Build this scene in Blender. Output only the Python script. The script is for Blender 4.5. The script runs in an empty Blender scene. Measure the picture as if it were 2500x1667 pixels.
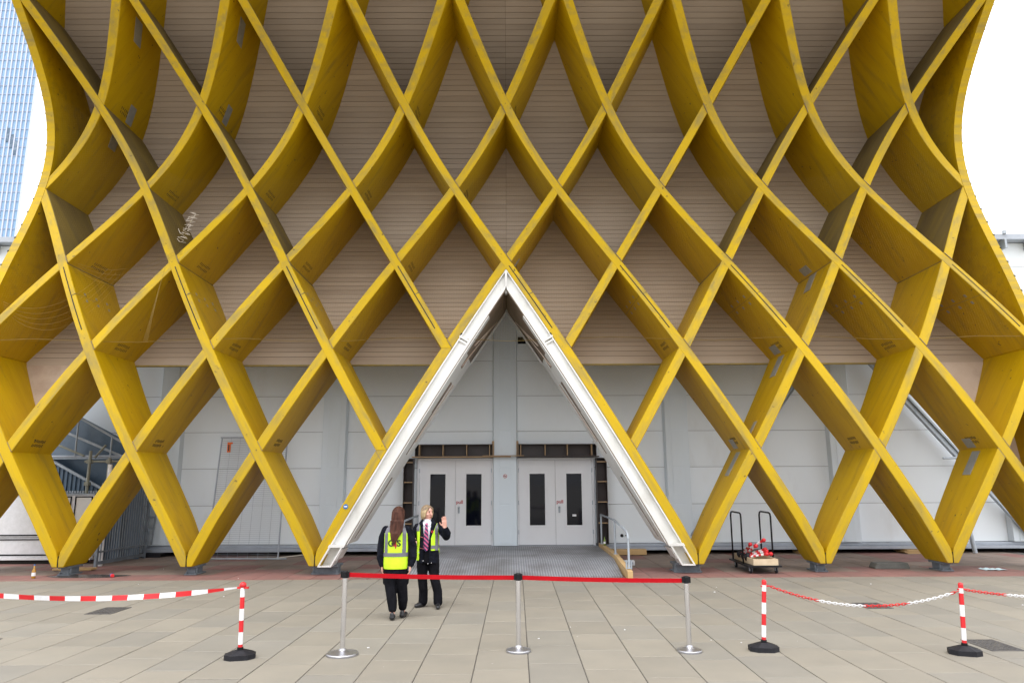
import bpy, bmesh, math, random
import numpy as np
from mathutils import Matrix, Vector, noise
from mathutils.bvhtree import BVHTree

random.seed(7)
C = bpy.context.scene.collection
SC = bpy.context.scene
R = math.radians

# ------------------------------------------------------------------ camera, world, sun, exposure
cam = bpy.data.cameras.new("camera")
cam.sensor_width = 36.0
cam.lens = 1740 / 2500 * 36
cam.clip_end = 3000
cam_o = bpy.data.objects.new("camera", cam)
C.objects.link(cam_o)
_p, _y, _r = math.atan(339.5 / 1740), R(0.26919), R(-0.25584)
_fw = Vector((0, math.cos(_p), math.sin(_p)))
_up = Vector((0, -math.sin(_p), math.cos(_p)))
_rt = Vector((1, 0, 0))
_Rz = Matrix.Rotation(-_y, 3, 'Z')
_fw, _up, _rt = _Rz @ _fw, _Rz @ _up, _Rz @ _rt
_rt2 = math.cos(_r) * _rt + math.sin(_r) * _up
_up2 = math.cos(_r) * _up - math.sin(_r) * _rt
_M = Matrix((_rt2, _up2, -_fw)).transposed().to_4x4()
_M.translation = (0, 0, 2.013)
cam_o.matrix_world = _M
SC.camera = cam_o

SUN_EL, SUN_AZ = 67.0, -30.0          # overcast sun behind the camera, a little to the left
world = bpy.data.worlds.new("World")
SC.world = world
world.use_nodes = True
nt = world.node_tree
for n in list(nt.nodes):
    nt.nodes.remove(n)
sky = nt.nodes.new("ShaderNodeTexSky")
sky.sky_type = 'NISHITA'
sky.sun_disc = False
sky.sun_elevation = R(SUN_EL)
sky.sun_rotation = R(180 + SUN_AZ)
sky.air_density = 1.0
sky.dust_density = 4.0
hs = nt.nodes.new("ShaderNodeHueSaturation")
hs.inputs['Saturation'].default_value = 0.35
mx = nt.nodes.new("ShaderNodeMix")
mx.data_type = 'RGBA'
mx.inputs[0].default_value = 0.8      # closed cloud cover over the clear sky
mx.inputs[7].default_value = (5.0, 5.1, 5.3, 1)
bg = nt.nodes.new("ShaderNodeBackground")
bg.inputs[1].default_value = 0.13
wo = nt.nodes.new("ShaderNodeOutputWorld")
nt.links.new(sky.outputs[0], hs.inputs['Color'])
nt.links.new(hs.outputs[0], mx.inputs[6])
# overcast sky: two and a half times brighter overhead than at the horizon
tcw = nt.nodes.new("ShaderNodeTexCoord")
sepw = nt.nodes.new("ShaderNodeSeparateXYZ")
clw = nt.nodes.new("ShaderNodeMapRange")
clw.inputs[1].default_value = 0.0
clw.inputs[2].default_value = 1.0
clw.inputs[3].default_value = 1.0
clw.inputs[4].default_value = 2.5
mulw = nt.nodes.new("ShaderNodeVectorMath")
mulw.operation = 'SCALE'
nt.links.new(tcw.outputs['Generated'], sepw.inputs[0])
nt.links.new(sepw.outputs[2], clw.inputs[0])
nt.links.new(mx.outputs[2], mulw.inputs[0])
nt.links.new(clw.outputs[0], mulw.inputs['Scale'])
nt.links.new(mulw.outputs[0], bg.inputs[0])
nt.links.new(bg.outputs[0], wo.inputs[0])

sun = bpy.data.lights.new("sun", 'SUN')
sun.energy = 0.75
sun.angle = R(25)
sun.color = (1.0, 0.97, 0.93)
sun_o = bpy.data.objects.new("sun", sun)
C.objects.link(sun_o)
_sd = Vector((math.sin(R(SUN_AZ)) * math.cos(R(SUN_EL)), -math.cos(R(SUN_AZ)) * math.cos(R(SUN_EL)), math.sin(R(SUN_EL))))
sun_o.rotation_euler = _sd.to_track_quat('Z', 'Y').to_euler()
sun_o.location = (-20, -40, 60)

SC.view_settings.view_transform = 'Standard'
SC.view_settings.look = 'None'
SC.view_settings.gamma = 1
SC.view_settings.use_curve_mapping = False
SC.view_settings.exposure = 1.12
SC.cycles.max_bounces = 10
SC.cycles.diffuse_bounces = 8

# ------------------------------------------------------------------ materials
def mat(name, c1, c2=None, scale=3.0, stretch=(1, 1, 1), rough=0.6, metal=0.0, bump=0.0, bscale=30.0,
        bstretch=None, spot=None, rnd=0.0, spec=0.5, dirt=None, detail=6.0, ramp=(0.35, 0.65), bdist=0.01):
    m = bpy.data.materials.new(name)
    m.use_nodes = True
    t = m.node_tree
    N, L = t.nodes, t.links
    b = N["Principled BSDF"]
    b.inputs["Roughness"].default_value = rough
    b.inputs["Metallic"].default_value = metal
    b.inputs["Specular IOR Level"].default_value = spec
    tc = N.new("ShaderNodeTexCoord")
    oi = N.new("ShaderNodeObjectInfo")
    off = N.new("ShaderNodeVectorMath")
    off.operation = 'MULTIPLY_ADD'
    off.inputs[1].default_value = (1, 1, 1)
    cmb = N.new("ShaderNodeCombineXYZ")
    mul = N.new("ShaderNodeMath")
    mul.operation = 'MULTIPLY'
    mul.inputs[1].default_value = 37.0
    L.new(oi.outputs['Random'], mul.inputs[0])
    for i in range(3):
        L.new(mul.outputs[0], cmb.inputs[i])
    L.new(tc.outputs['Object'], off.inputs[0])
    L.new(cmb.outputs[0], off.inputs[2])

    def noise_at(sc, st, det=detail, rg=0.6):
        mp = N.new("ShaderNodeMapping")
        mp.inputs['Scale'].default_value = st
        L.new(off.outputs[0], mp.inputs[0])
        nz = N.new("ShaderNodeTexNoise")
        nz.inputs['Scale'].default_value = sc
        nz.inputs['Detail'].default_value = det
        nz.inputs['Roughness'].default_value = rg
        L.new(mp.outputs[0], nz.inputs['Vector'])
        return nz.outputs['Fac']

    def remap(sock, a, c):
        mr = N.new("ShaderNodeMapRange")
        mr.inputs[1].default_value = a
        mr.inputs[2].default_value = c
        L.new(sock, mr.inputs[0])
        return mr.outputs[0]

    def mix(fac, a, c, k=1.0):
        x = N.new("ShaderNodeMix")
        x.data_type = 'RGBA'
        if k != 1.0:
            mm = N.new("ShaderNodeMath")
            mm.operation = 'MULTIPLY'
            mm.inputs[1].default_value = k
            L.new(fac, mm.inputs[0])
            fac = mm.outputs[0]
        L.new(fac, x.inputs[0])
        for s, v in ((6, a), (7, c)):
            if isinstance(v, tuple):
                x.inputs[s].default_value = (*v, 1)
            else:
                L.new(v, x.inputs[s])
        return x.outputs[2]
    col = c1
    if c2 is not None:
        col = mix(remap(noise_at(scale, stretch), *ramp), c1, c2)
    if dirt is not None:               # (colour, scale, stretch, lo, hi, strength)
        col = mix(remap(noise_at(dirt[1], dirt[2]), dirt[3], dirt[4]), col, dirt[0], dirt[5])
    if spot is not None:               # (colour, scale, lo, hi)
        col = mix(remap(noise_at(spot[1], (1, 1, 1), 2.0), spot[2], spot[3]), col, spot[0])
    if rnd:
        hv = N.new("ShaderNodeHueSaturation")
        mr = N.new("ShaderNodeMapRange")
        mr.inputs[3].default_value = 1 - rnd
        mr.inputs[4].default_value = 1 + rnd
        L.new(oi.outputs['Random'], mr.inputs[0])
        L.new(mr.outputs[0], hv.inputs['Value'])
        if isinstance(col, tuple):
            hv.inputs['Color'].default_value = (*col, 1)
        else:
            L.new(col, hv.inputs['Color'])
        col = hv.outputs[0]
    if isinstance(col, tuple):
        b.inputs['Base Color'].default_value = (*col, 1)
    else:
        L.new(col, b.inputs['Base Color'])
    if bump:
        bp = N.new("ShaderNodeBump")
        bp.inputs['Strength'].default_value = bump
        bp.inputs['Distance'].default_value = bdist
        L.new(noise_at(bscale, bstretch or stretch), bp.inputs['Height'])
        L.new(bp.outputs[0], b.inputs['Normal'])
    m.diffuse_color = (*c1, 1)
    return m

GRAIN = (0.25, 3, 3)
M = {}
M['yellow'] = mat('yellow_paint', (0.44, 0.270, 0.002), (0.485, 0.308, 0.0025), 2.0, (0.3, 2.5, 2.5), 0.5, bump=0.25, bscale=14,
                  bstretch=GRAIN, dirt=((0.15, 0.11, 0.03), 1.3, (0.5, 3.2, 3.2), 0.52, 0.78, 0.55), spot=((0.09, 0.065, 0.02), 8, 0.70, 0.76), rnd=0.05, spec=0.18)
M['dusty_shaded_yellow'] = mat('dusty_shaded_upper_face', (0.15, 0.11, 0.045), (0.23, 0.165, 0.04), 0.9, (0.4, 1.2, 1.2), 0.8, bump=0.25, bscale=14,
                  bstretch=GRAIN, dirt=((0.09, 0.075, 0.05), 1.1, (0.4, 2, 2), 0.5, 0.75, 0.5), rnd=0.06, spec=0.2)  # dust plus the shade under the overhang, both put into the base colour
M['trimyellow'] = mat('dull_yellow_trim', (0.28, 0.20, 0.03), (0.2, 0.15, 0.04), 3, (1, 1, 1), 0.6)
M['yellow_edge'] = mat('weathered_yellow_edge', (0.55, 0.355, 0.004), (0.49, 0.325, 0.016), 1.6, (0.3, 2, 2), 0.6, bump=0.4, bscale=18,
                       bstretch=GRAIN, dirt=((0.24, 0.19, 0.075), 1.1, (0.7, 4.0, 4.0), 0.45, 0.72, 0.80), spot=((0.14, 0.10, 0.035), 7, 0.69, 0.78), rnd=0.05, spec=0.2)
M['clad'] = mat('weathered_larch', (0.43, 0.345, 0.265), (0.38, 0.30, 0.228), 0.7, (0.3, 2, 3), 0.75, bump=0.2, bscale=10, bstretch=(0.2, 5, 8),
                dirt=((0.20, 0.145, 0.11), 0.5, (0.5, 1, 1.2), 0.55, 0.85, 0.45), spot=((0.16, 0.11, 0.09), 4, 0.77, 0.82), rnd=0.05)
M['felt'] = mat('brown_backing', (0.05, 0.035, 0.028), None, rough=0.9)
M['ply'] = mat('pale_plywood', (0.52, 0.42, 0.34), (0.44, 0.33, 0.25), 0.8, (1, 1, 1), 0.7, dirt=((0.25, 0.17, 0.12), 1.2, (1, 1, 1), 0.55, 0.75, 0.5))
M['dark'] = mat('dark_gap', (0.02, 0.018, 0.015), None, rough=0.9)
M['brownply'] = mat('brown_plywood', (0.17, 0.12, 0.08), (0.23, 0.165, 0.115), 2, (1, 1, 1), 0.6)
M['filmply'] = mat('film_faced_plywood', (0.022, 0.013, 0.012), (0.035, 0.02, 0.018), 2, (1, 1, 1), 0.45)
M['plyedge'] = mat('plywood_edge', (0.42, 0.29, 0.17), (0.34, 0.22, 0.12), 6, (1, 1, 8), 0.7)
M['white'] = mat('white_steel_paint', (0.74, 0.73, 0.70), (0.66, 0.65, 0.61), 1.5, (1, 1, 1), 0.4, dirt=((0.45, 0.42, 0.36), 2, (1, 1, 0.4), 0.58, 0.8, 0.5))
M['wall'] = mat('white_sandwich_panel', (0.80, 0.85, 0.885), (0.77, 0.82, 0.855), 0.6, (1, 1, 0.5), 0.5, dirt=((0.56, 0.55, 0.52), 0.8, (1.5, 1, 0.5), 0.6, 0.85, 0.4), rnd=0.02)
M["joint"] = mat("shadow_joint", (0.22, 0.225, 0.23), None, rough=0.8)
M['gate'] = mat('dull_gate_steel', (0.20, 0.23, 0.26), (0.15, 0.17, 0.20), 6, (1, 1, 1), 0.5, metal=0.2)
M['wallcol'] = mat('white_column_panel', (0.70, 0.77, 0.83), (0.67, 0.74, 0.79), 0.8, (1, 1, 0.4), 0.5, dirt=((0.52, 0.52, 0.5), 1.2, (1.5, 1, 0.5), 0.6, 0.85, 0.35))
M['door'] = mat('grey_white_door', (0.74, 0.745, 0.76), (0.70, 0.70, 0.72), 1.0, (1, 1, 0.5), 0.4, dirt=((0.5, 0.48, 0.46), 1.5, (1, 1, 0.6), 0.6, 0.85, 0.4))
M['glass'] = mat('dark_glass', (0.004, 0.005, 0.010), None, rough=0.05, spec=0.25)
M['steel'] = mat('galvanised_steel', (0.42, 0.46, 0.50), (0.34, 0.38, 0.42), 6, (1, 1, 1), 0.5, metal=0.3, rnd=0.05)
M['railgrey'] = mat('grey_blue_rail', (0.40, 0.44, 0.50), (0.33, 0.36, 0.41), 2, (1, 1, 1), 0.5, metal=0.1)
M['stairblue'] = mat('blue_grey_sheet', (0.09, 0.14, 0.20), (0.06, 0.10, 0.15), 0.8, (1, 1, 1), 0.4, metal=0.1, dirt=((0.24, 0.30, 0.37), 0.5, (1, 1, 1), 0.5, 0.7, 0.6))
M['barpipe'] = mat('scaffold_pipe', (0.33, 0.33, 0.27), (0.24, 0.24, 0.20), 5, (1, 1, 1), 0.5, metal=0.3)
M['chrome'] = mat('brushed_stainless', (0.80, 0.80, 0.82), (0.70, 0.70, 0.73), 20, (8, 8, 0.3), 0.16, metal=1.0)
M['disc'] = mat('brushed_disc', (0.42, 0.42, 0.44), (0.36, 0.36, 0.38), 15, (1, 1, 1), 0.4, metal=0.9)
M['black'] = mat('black_plastic', (0.007, 0.007, 0.008), (0.012, 0.012, 0.014), 8, (1, 1, 1), 0.5, spec=0.2)
M['rubber'] = mat('black_rubber', (0.010, 0.010, 0.013), (0.018, 0.018, 0.022), 12, (1, 1, 1), 0.6, spec=0.25, bump=0.2, bscale=60)
M['red'] = mat('red_plastic', (0.62, 0.015, 0.02), (0.55, 0.012, 0.018), 5, (1, 1, 1), 0.4)
M['whiteplastic'] = mat('white_plastic', (0.78, 0.78, 0.80), (0.70, 0.70, 0.71), 8, (1, 1, 1), 0.4)
M['belt'] = mat('red_webbing', (0.40, 0.004, 0.010), (0.35, 0.003, 0.008), 12, (1, 1, 1), 0.8, spec=0.15)
M['slab'] = mat('concrete_slab', (0.228, 0.206, 0.167), (0.201, 0.184, 0.152), 1.6, (1, 1, 1), 0.75, bump=0.25, bscale=60, bdist=0.004,
                dirt=((0.21, 0.195, 0.165), 0.9, (1, 1, 1), 0.5, 0.78, 0.45), spot=((0.40, 0.38, 0.34), 13, 0.765, 0.80), rnd=0.06)
M['slabgrey'] = mat('grey_concrete_slab', (0.214, 0.198, 0.166), (0.190, 0.177, 0.151), 1.6, (1, 1, 1), 0.75, bump=0.25, bscale=60, bdist=0.004,
                    dirt=((0.19, 0.18, 0.16), 0.9, (1, 1, 1), 0.5, 0.78, 0.45), spot=((0.45, 0.43, 0.4), 13, 0.765, 0.80), rnd=0.06)
M['redslab'] = mat('red_paver', (0.245, 0.118, 0.10), (0.20, 0.10, 0.085), 2, (1, 1, 1), 0.75, bump=0.2, bscale=60, bdist=0.004,
                   dirt=((0.15, 0.105, 0.09), 1.0, (1, 1, 1), 0.5, 0.75, 0.6), rnd=0.06)
M['brownslab'] = mat('brown_paver', (0.235, 0.175, 0.14), (0.195, 0.15, 0.12), 2, (1, 1, 1), 0.75, bump=0.2, bscale=60, bdist=0.004,
                     dirt=((0.14, 0.11, 0.095), 1.0, (1, 1, 1), 0.5, 0.75, 0.6), rnd=0.08)
M['ground'] = mat('joint_sand', (0.075, 0.07, 0.062), (0.11, 0.10, 0.09), 3, (1, 1, 1), 0.9)
M['farground'] = mat('plaza_paving', (0.34, 0.32, 0.28), (0.30, 0.28, 0.25), 0.3, (1, 1, 1), 0.9)
M['iron'] = mat('cast_iron', (0.07, 0.068, 0.072), (0.11, 0.105, 0.10), 9, (1, 1, 1), 0.55, metal=0.3, bump=0.5, bscale=50)
M['pine'] = mat('pine_timber', (0.55, 0.37, 0.17), (0.47, 0.30, 0.13), 3, (0.4, 3, 3), 0.65)
M['crate'] = mat('pale_crate_wood', (0.62, 0.50, 0.34), (0.55, 0.43, 0.28), 3, (3, 0.5, 3), 0.65)
M['greywood'] = mat('grey_weathered_wood', (0.16, 0.15, 0.13), (0.10, 0.095, 0.085), 4, (0.5, 3, 3), 0.8)
M['concrete'] = mat('grey_concrete', (0.13, 0.128, 0.115), (0.09, 0.09, 0.08), 4, (1, 1, 1), 0.85, bump=0.4, bscale=30)
M['darkcloth'] = mat('black_navy_cloth', (0.004, 0.005, 0.009), (0.009, 0.010, 0.016), 9, (1, 1, 1), 0.85, bump=1.0, bscale=9, bdist=0.05, spec=0.1)
M['trouser'] = mat('black_trouser_cloth', (0.0035, 0.0035, 0.005), (0.008, 0.008, 0.011), 9, (1, 1, 0.4), 0.85, bump=1.0, bscale=9, bdist=0.05, spec=0.1)
M['hivis'] = mat('high_visibility_yellow', (0.56, 0.86, 0.015), (0.48, 0.78, 0.012), 5, (1, 1, 0.5), 0.6, bump=0.6, bscale=7, bdist=0.03)
M['reflect'] = mat('grey_reflective_tape', (0.15, 0.15, 0.17), (0.12, 0.12, 0.14), 10, (1, 1, 1), 0.4)
M['skin'] = mat('skin', (0.66, 0.36, 0.28), (0.60, 0.30, 0.23), 14, (1, 1, 1), 0.5)
M['lips'] = mat('lips', (0.42, 0.10, 0.10), None, rough=0.5)
M['eye'] = mat('eye', (0.03, 0.02, 0.015), None, rough=0.2)
M['brownhair'] = mat('long_brown_hair', (0.030, 0.011, 0.007), (0.085, 0.034, 0.022), 26, (1, 1, 0.06), 0.6, spec=0.15, bump=0.8, bscale=60, bstretch=(1, 1, 0.05))
M['blonde'] = mat('blonde_hair', (0.46, 0.35, 0.19), (0.27, 0.19, 0.10), 26, (1, 1, 0.06), 0.45, bump=0.7, bscale=60, bstretch=(1, 1, 0.05))
M['roots'] = mat('dark_hair_roots', (0.12, 0.08, 0.05), (0.26, 0.18, 0.10), 26, (1, 1, 0.1), 0.45, bump=0.7, bscale=60, bstretch=(1, 1, 0.05))
M['shirt'] = mat('white_shirt', (0.72, 0.74, 0.80), None, rough=0.7)
M['shoe'] = mat('black_shoe', (0.012, 0.012, 0.014), None, rough=0.35)
M['redprint'] = mat('red_lettering', (0.42, 0.015, 0.02), None, rough=0.5)
M['orange'] = mat('orange_plastic', (0.80, 0.16, 0.02), None, rough=0.45)
M['blue'] = mat('blue_plastic', (0.02, 0.13, 0.36), None, rough=0.4)
M['blackprint'] = mat('black_print', (0.012, 0.02, 0.012), None, rough=0.6)
M['bearing'] = mat('grey_bearing_steel', (0.15, 0.17, 0.19), (0.10, 0.115, 0.13), 7, (1, 1, 1), 0.6)
M['greenglass'] = mat('green_bottle', (0.16, 0.26, 0.03), None, rough=0.15)
M['grip'] = mat('grey_bracket_paint', (0.27, 0.27, 0.25), (0.21, 0.21, 0.20), 5, (1, 1, 1), 0.5)
M['net'] = mat('net_cord', (0.24, 0.16, 0.04), None, rough=0.7)
M['wire'] = mat('pale_wire', (0.62, 0.56, 0.48), None, rough=0.6)
M['bottleglass'] = mat('amber_bottle', (0.34, 0.17, 0.02), None, rough=0.1)
M['paper'] = mat('pale_blue_paper', (0.42, 0.58, 0.64), (0.55, 0.66, 0.70), 12, (1, 1, 1), 0.7)
M['puddle'] = mat('wet_stain', (0.035, 0.03, 0.027), (0.06, 0.05, 0.045), 8, (1, 1, 1), 0.25)
M['towerglass'] = mat('tower_glass', (0.20, 0.34, 0.50), (0.25, 0.39, 0.54), 0.05, (1, 1, 1), 0.3, spec=0.5)
M['towerfin'] = mat('tower_fin', (0.48, 0.50, 0.60), None, rough=0.5)

# striped tie, chequer plate and corrugation get their own graphs
def mat_tie():
    m = bpy.data.materials.new('striped_tie')
    m.use_nodes = True
    t = m.node_tree
    b = t.nodes["Principled BSDF"]
    tc = t.nodes.new("ShaderNodeTexCoord")
    w = t.nodes.new("ShaderNodeTexWave")
    w.bands_direction = 'DIAGONAL'
    w.inputs['Scale'].default_value = 9
    r = t.nodes.new("ShaderNodeValToRGB")
    r.color_ramp.interpolation = 'CONSTANT'
    r.color_ramp.elements[0].color = (0.03, 0.01, 0.06, 1)
    r.color_ramp.elements[1].position = 0.55
    r.color_ramp.elements[1].color = (0.5, 0.09, 0.2, 1)
    t.links.new(tc.outputs['Object'], w.inputs[0])
    t.links.new(w.outputs['Fac'], r.inputs[0])
    t.links.new(r.outputs[0], b.inputs['Base Color'])
    b.inputs['Roughness'].default_value = 0.6
    return m
M['tie'] = mat_tie()

def mat_chequer():
    m = bpy.data.materials.new('chequer_plate')
    m.use_nodes = True
    t = m.node_tree
    N, L = t.nodes, t.links
    b = N["Principled BSDF"]
    tc = N.new("ShaderNodeTexCoord")
    def wave(direction, scale, dist):
        w = N.new("ShaderNodeTexWave")
        w.bands_direction = direction
        w.inputs['Scale'].default_value = scale
        w.inputs['Distortion'].default_value = dist
        w.inputs['Detail'].default_value = 1
        L.new(tc.outputs['Object'], w.inputs['Vector'])
        return w.outputs['Fac']
    rib, cross = wave('X', 5.6, 0.3), wave('Y', 4.2, 0.3)
    ht = N.new("ShaderNodeMath")
    ht.operation = 'MULTIPLY_ADD'
    ht.inputs[1].default_value = 0.35
    L.new(cross, ht.inputs[0])
    L.new(rib, ht.inputs[2])
    nz = N.new("ShaderNodeTexNoise")
    nz.inputs['Scale'].default_value = 1.3
    nz.inputs['Detail'].default_value = 8
    L.new(tc.outputs['Object'], nz.inputs['Vector'])
    cr = N.new("ShaderNodeValToRGB")
    cr.color_ramp.elements[0].position = 0.36
    cr.color_ramp.elements[0].color = (0.15, 0.148, 0.15, 1)
    cr.color_ramp.elements[1].position = 0.6
    cr.color_ramp.elements[1].color = (0.24, 0.245, 0.265, 1)
    L.new(nz.outputs['Fac'], cr.inputs[0])
    mxc = N.new("ShaderNodeMix")              # polished rib tops, grime between them
    mxc.data_type = 'RGBA'
    mxc.blend_type = 'MULTIPLY'
    mxc.inputs[0].default_value = 1.0
    gr = N.new("ShaderNodeMapRange")
    gr.inputs[3].default_value = 0.72
    gr.inputs[4].default_value = 1.3
    L.new(rib, gr.inputs[0])
    L.new(cr.outputs[0], mxc.inputs[6])
    L.new(gr.outputs[0], mxc.inputs[7])
    bp = N.new("ShaderNodeBump")
    bp.inputs['Strength'].default_value = 0.6
    bp.inputs['Distance'].default_value = 0.01
    L.new(ht.outputs[0], bp.inputs['Height'])
    L.new(bp.outputs[0], b.inputs['Normal'])
    L.new(mxc.outputs[2], b.inputs['Base Color'])
    b.inputs['Roughness'].default_value = 0.5
    b.inputs['Metallic'].default_value = 0.0
    return m
M['chequer'] = mat_chequer()

# ------------------------------------------------------------------ mesh helpers
class MB:
    def __init__(s):
        s.v, s.f, s.m = [], [], []
    def add(s, verts, faces, mi=0):
        o = len(s.v)
        s.v += [tuple(p) for p in verts]
        s.f += [tuple(i + o for i in f) for f in faces]
        s.m += [mi] * len(faces)
    def hexa(s, p, mi=0):              # 8 points: bottom ring 0-3, top ring 4-7
        s.add(p, [(3, 2, 1, 0), (4, 5, 6, 7), (0, 1, 5, 4), (1, 2, 6, 5), (2, 3, 7, 6), (3, 0, 4, 7)], mi)
    def box(s, x0, x1, y0, y1, z0, z1, mi=0):
        s.hexa([(x0, y0, z0), (x1, y0, z0), (x1, y1, z0), (x0, y1, z0), (x0, y0, z1), (x1, y0, z1), (x1, y1, z1), (x0, y1, z1)], mi)
    def obox(s, M4, x0, x1, y0, y1, z0, z1, mi=0):
        p = [(x0, y0, z0), (x1, y0, z0), (x1, y1, z0), (x0, y1, z0), (x0, y0, z1), (x1, y0, z1), (x1, y1, z1), (x0, y1, z1)]
        s.hexa([M4 @ Vector(q) for q in p], mi)
    def prism(s, poly, y0, y1, mi=0):  # polygon in x,z extruded along y
        n = len(poly)
        v = [(x, y0, z) for x, z in poly] + [(x, y1, z) for x, z in poly]
        f = [tuple(range(n)), tuple(range(2 * n - 1, n - 1, -1))] + [((i + 1) % n, i, i + n, (i + 1) % n + n) for i in range(n)]
        s.add(v, f, mi)
    def prismz(s, poly, z0, z1, mi=0, top=None):
        n = len(poly)
        tp = top or poly
        v = [(x, y, z0) for x, y in poly] + [(x, y, z1) for x, y in tp]
        f = [tuple(range(n - 1, -1, -1)), tuple(range(n, 2 * n))] + [(i, (i + 1) % n, (i + 1) % n + n, i + n) for i in range(n)]
        s.add(v, f, mi)
    def tube(s, pts, r, n=8, mi=0, cap=True, flat=1.0):
        pts = [Vector(p) for p in pts]
        rr = r if isinstance(r, (list, tuple)) else [r] * len(pts)
        rings, prev = [], None
        for i, p in enumerate(pts):
            d = (pts[min(i + 1, len(pts) - 1)] - pts[max(i - 1, 0)]).normalized()
            if prev is None:
                a = Vector((0, 0, 1)) if abs(d.z) < 0.9 else Vector((1, 0, 0))
                u = d.cross(a).normalized()
            else:
                u = (prev - d * prev.dot(d)).normalized()
            prev = u
            w = d.cross(u)
            rings.append([p + (u * math.cos(2 * math.pi * k / n) + w * math.sin(2 * math.pi * k / n) * flat) * rr[i] for k in range(n)])
        v = [q for g in rings for q in g]
        f = []
        for i in range(len(pts) - 1):
            for k in range(n):
                f.append((i * n + k, i * n + (k + 1) % n, (i + 1) * n + (k + 1) % n, (i + 1) * n + k))
        if cap:
            f.append(tuple(range(n - 1, -1, -1)))
            f.append(tuple((len(pts) - 1) * n + k for k in range(n)))
        s.add(v, f, mi)
    def cyl(s, c, r, z0, z1, n=20, mi=0, r2=None):
        s.tube([(c[0], c[1], z0), (c[0], c[1], z1)], [r, r if r2 is None else r2], n, mi)
    def lathe(s, c, prof, n=24, mi=0):  # prof: (r,z) bottom to top
        v = []
        for r, z in prof:
            v += [(c[0] + r * math.cos(2 * math.pi * k / n), c[1] + r * math.sin(2 * math.pi * k / n), z) for k in range(n)]
        f = []
        for i in range(len(prof) - 1):
            for k in range(n):
                f.append((i * n + k, i * n + (k + 1) % n, (i + 1) * n + (k + 1) % n, (i + 1) * n + k))
        f.append(tuple(range(n - 1, -1, -1)))
        f.append(tuple((len(prof) - 1) * n + k for k in range(n)))
        s.add(v, f, mi)
    def ball(s, c, r, n=10, mi=0, sc=(1, 1, 1), rot=None):
        v, f = [], []
        for i in range(1, n):
            a = math.pi * i / n
            for k in range(2 * n):
                b = math.pi * k / n
                v.append(Vector((math.sin(a) * math.cos(b) * r * sc[0], math.sin(a) * math.sin(b) * r * sc[1], math.cos(a) * r * sc[2])))
        top, bot = len(v), len(v) + 1
        v += [Vector((0, 0, r * sc[2])), Vector((0, 0, -r * sc[2]))]
        if rot is not None:
            v = [rot @ q for q in v]
        v = [q + Vector(c) for q in v]
        m = 2 * n
        for i in range(n - 2):
            for k in range(m):
                f.append((i * m + k, (i + 1) * m + k, (i + 1) * m + (k + 1) % m, i * m + (k + 1) % m))
        for k in range(m):
            f.append((top, k, (k + 1) % m))
            f.append((bot, (n - 2) * m + (k + 1) % m, (n - 2) * m + k))
        s.add(v, f, mi)
    def limb(s, pts, rad, n=12):       # capsule chain: tapered tube with round ends
        pts = [Vector(p) for p in pts]
        P, Q = [], []
        d0 = (pts[0] - pts[1]).normalized()
        for a in (80, 50, 25):
            P.append(pts[0] + d0 * rad[0] * math.sin(R(a)))
            Q.append(rad[0] * math.cos(R(a)))
        P += pts
        Q += list(rad)
        d1 = (pts[-1] - pts[-2]).normalized()
        for a in (25, 50, 80):
            P.append(pts[-1] + d1 * rad[-1] * math.sin(R(a)))
            Q.append(rad[-1] * math.cos(R(a)))
        s.tube(P, Q, n)
    def torso(s, secs, n=24, mi=0):    # (z, cx, cy, rx, ry)
        v = []
        for z, cx, cy, rx, ry in secs:
            for k in range(n):
                a = 2 * math.pi * k / n
                ca, sa = math.cos(a), math.sin(a)
                v.append((cx + rx * math.copysign(abs(ca) ** 0.85, ca), cy + ry * math.copysign(abs(sa) ** 0.85, sa), z))
        f = []
        for i in range(len(secs) - 1):
            for k in range(n):
                f.append((i * n + k, i * n + (k + 1) % n, (i + 1) * n + (k + 1) % n, (i + 1) * n + k))
        f.append(tuple(range(n - 1, -1, -1)))
        f.append(tuple((len(secs) - 1) * n + k for k in range(n)))
        s.add(v, f, mi)
    def mesh(s, name, mats, off=(0, 0, 0), smooth=False):
        me = bpy.data.meshes.new(name)
        ox, oy, oz = off
        me.from_pydata([(x - ox, y - oy, z - oz) for x, y, z in s.v], [], s.f)
        for mm in (mats if isinstance(mats, (list, tuple)) else [mats]):
            me.materials.append(mm)
        if s.m and max(s.m) > 0:
            me.polygons.foreach_set('material_index', s.m)
        if smooth:
            me.polygons.foreach_set('use_smooth', [True] * len(me.polygons))
        me.update()
        return me

def loc_of(o):
    return (0, 0, 0) if o is None else o.get('_w', tuple(o.location))

def tag(o, label=None, cat=None, group=None, kind=None):
    if label: o['label'] = label
    if cat: o['category'] = cat
    if group: o['group'] = group
    if kind: o['kind'] = kind
    return o

def thing(name, label, cat, loc=(0, 0, 0), group=None):
    o = bpy.data.objects.new(name, None)
    o.empty_display_size = 0.2
    C.objects.link(o)
    o.location = loc
    return tag(o, label, cat, group)

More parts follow.
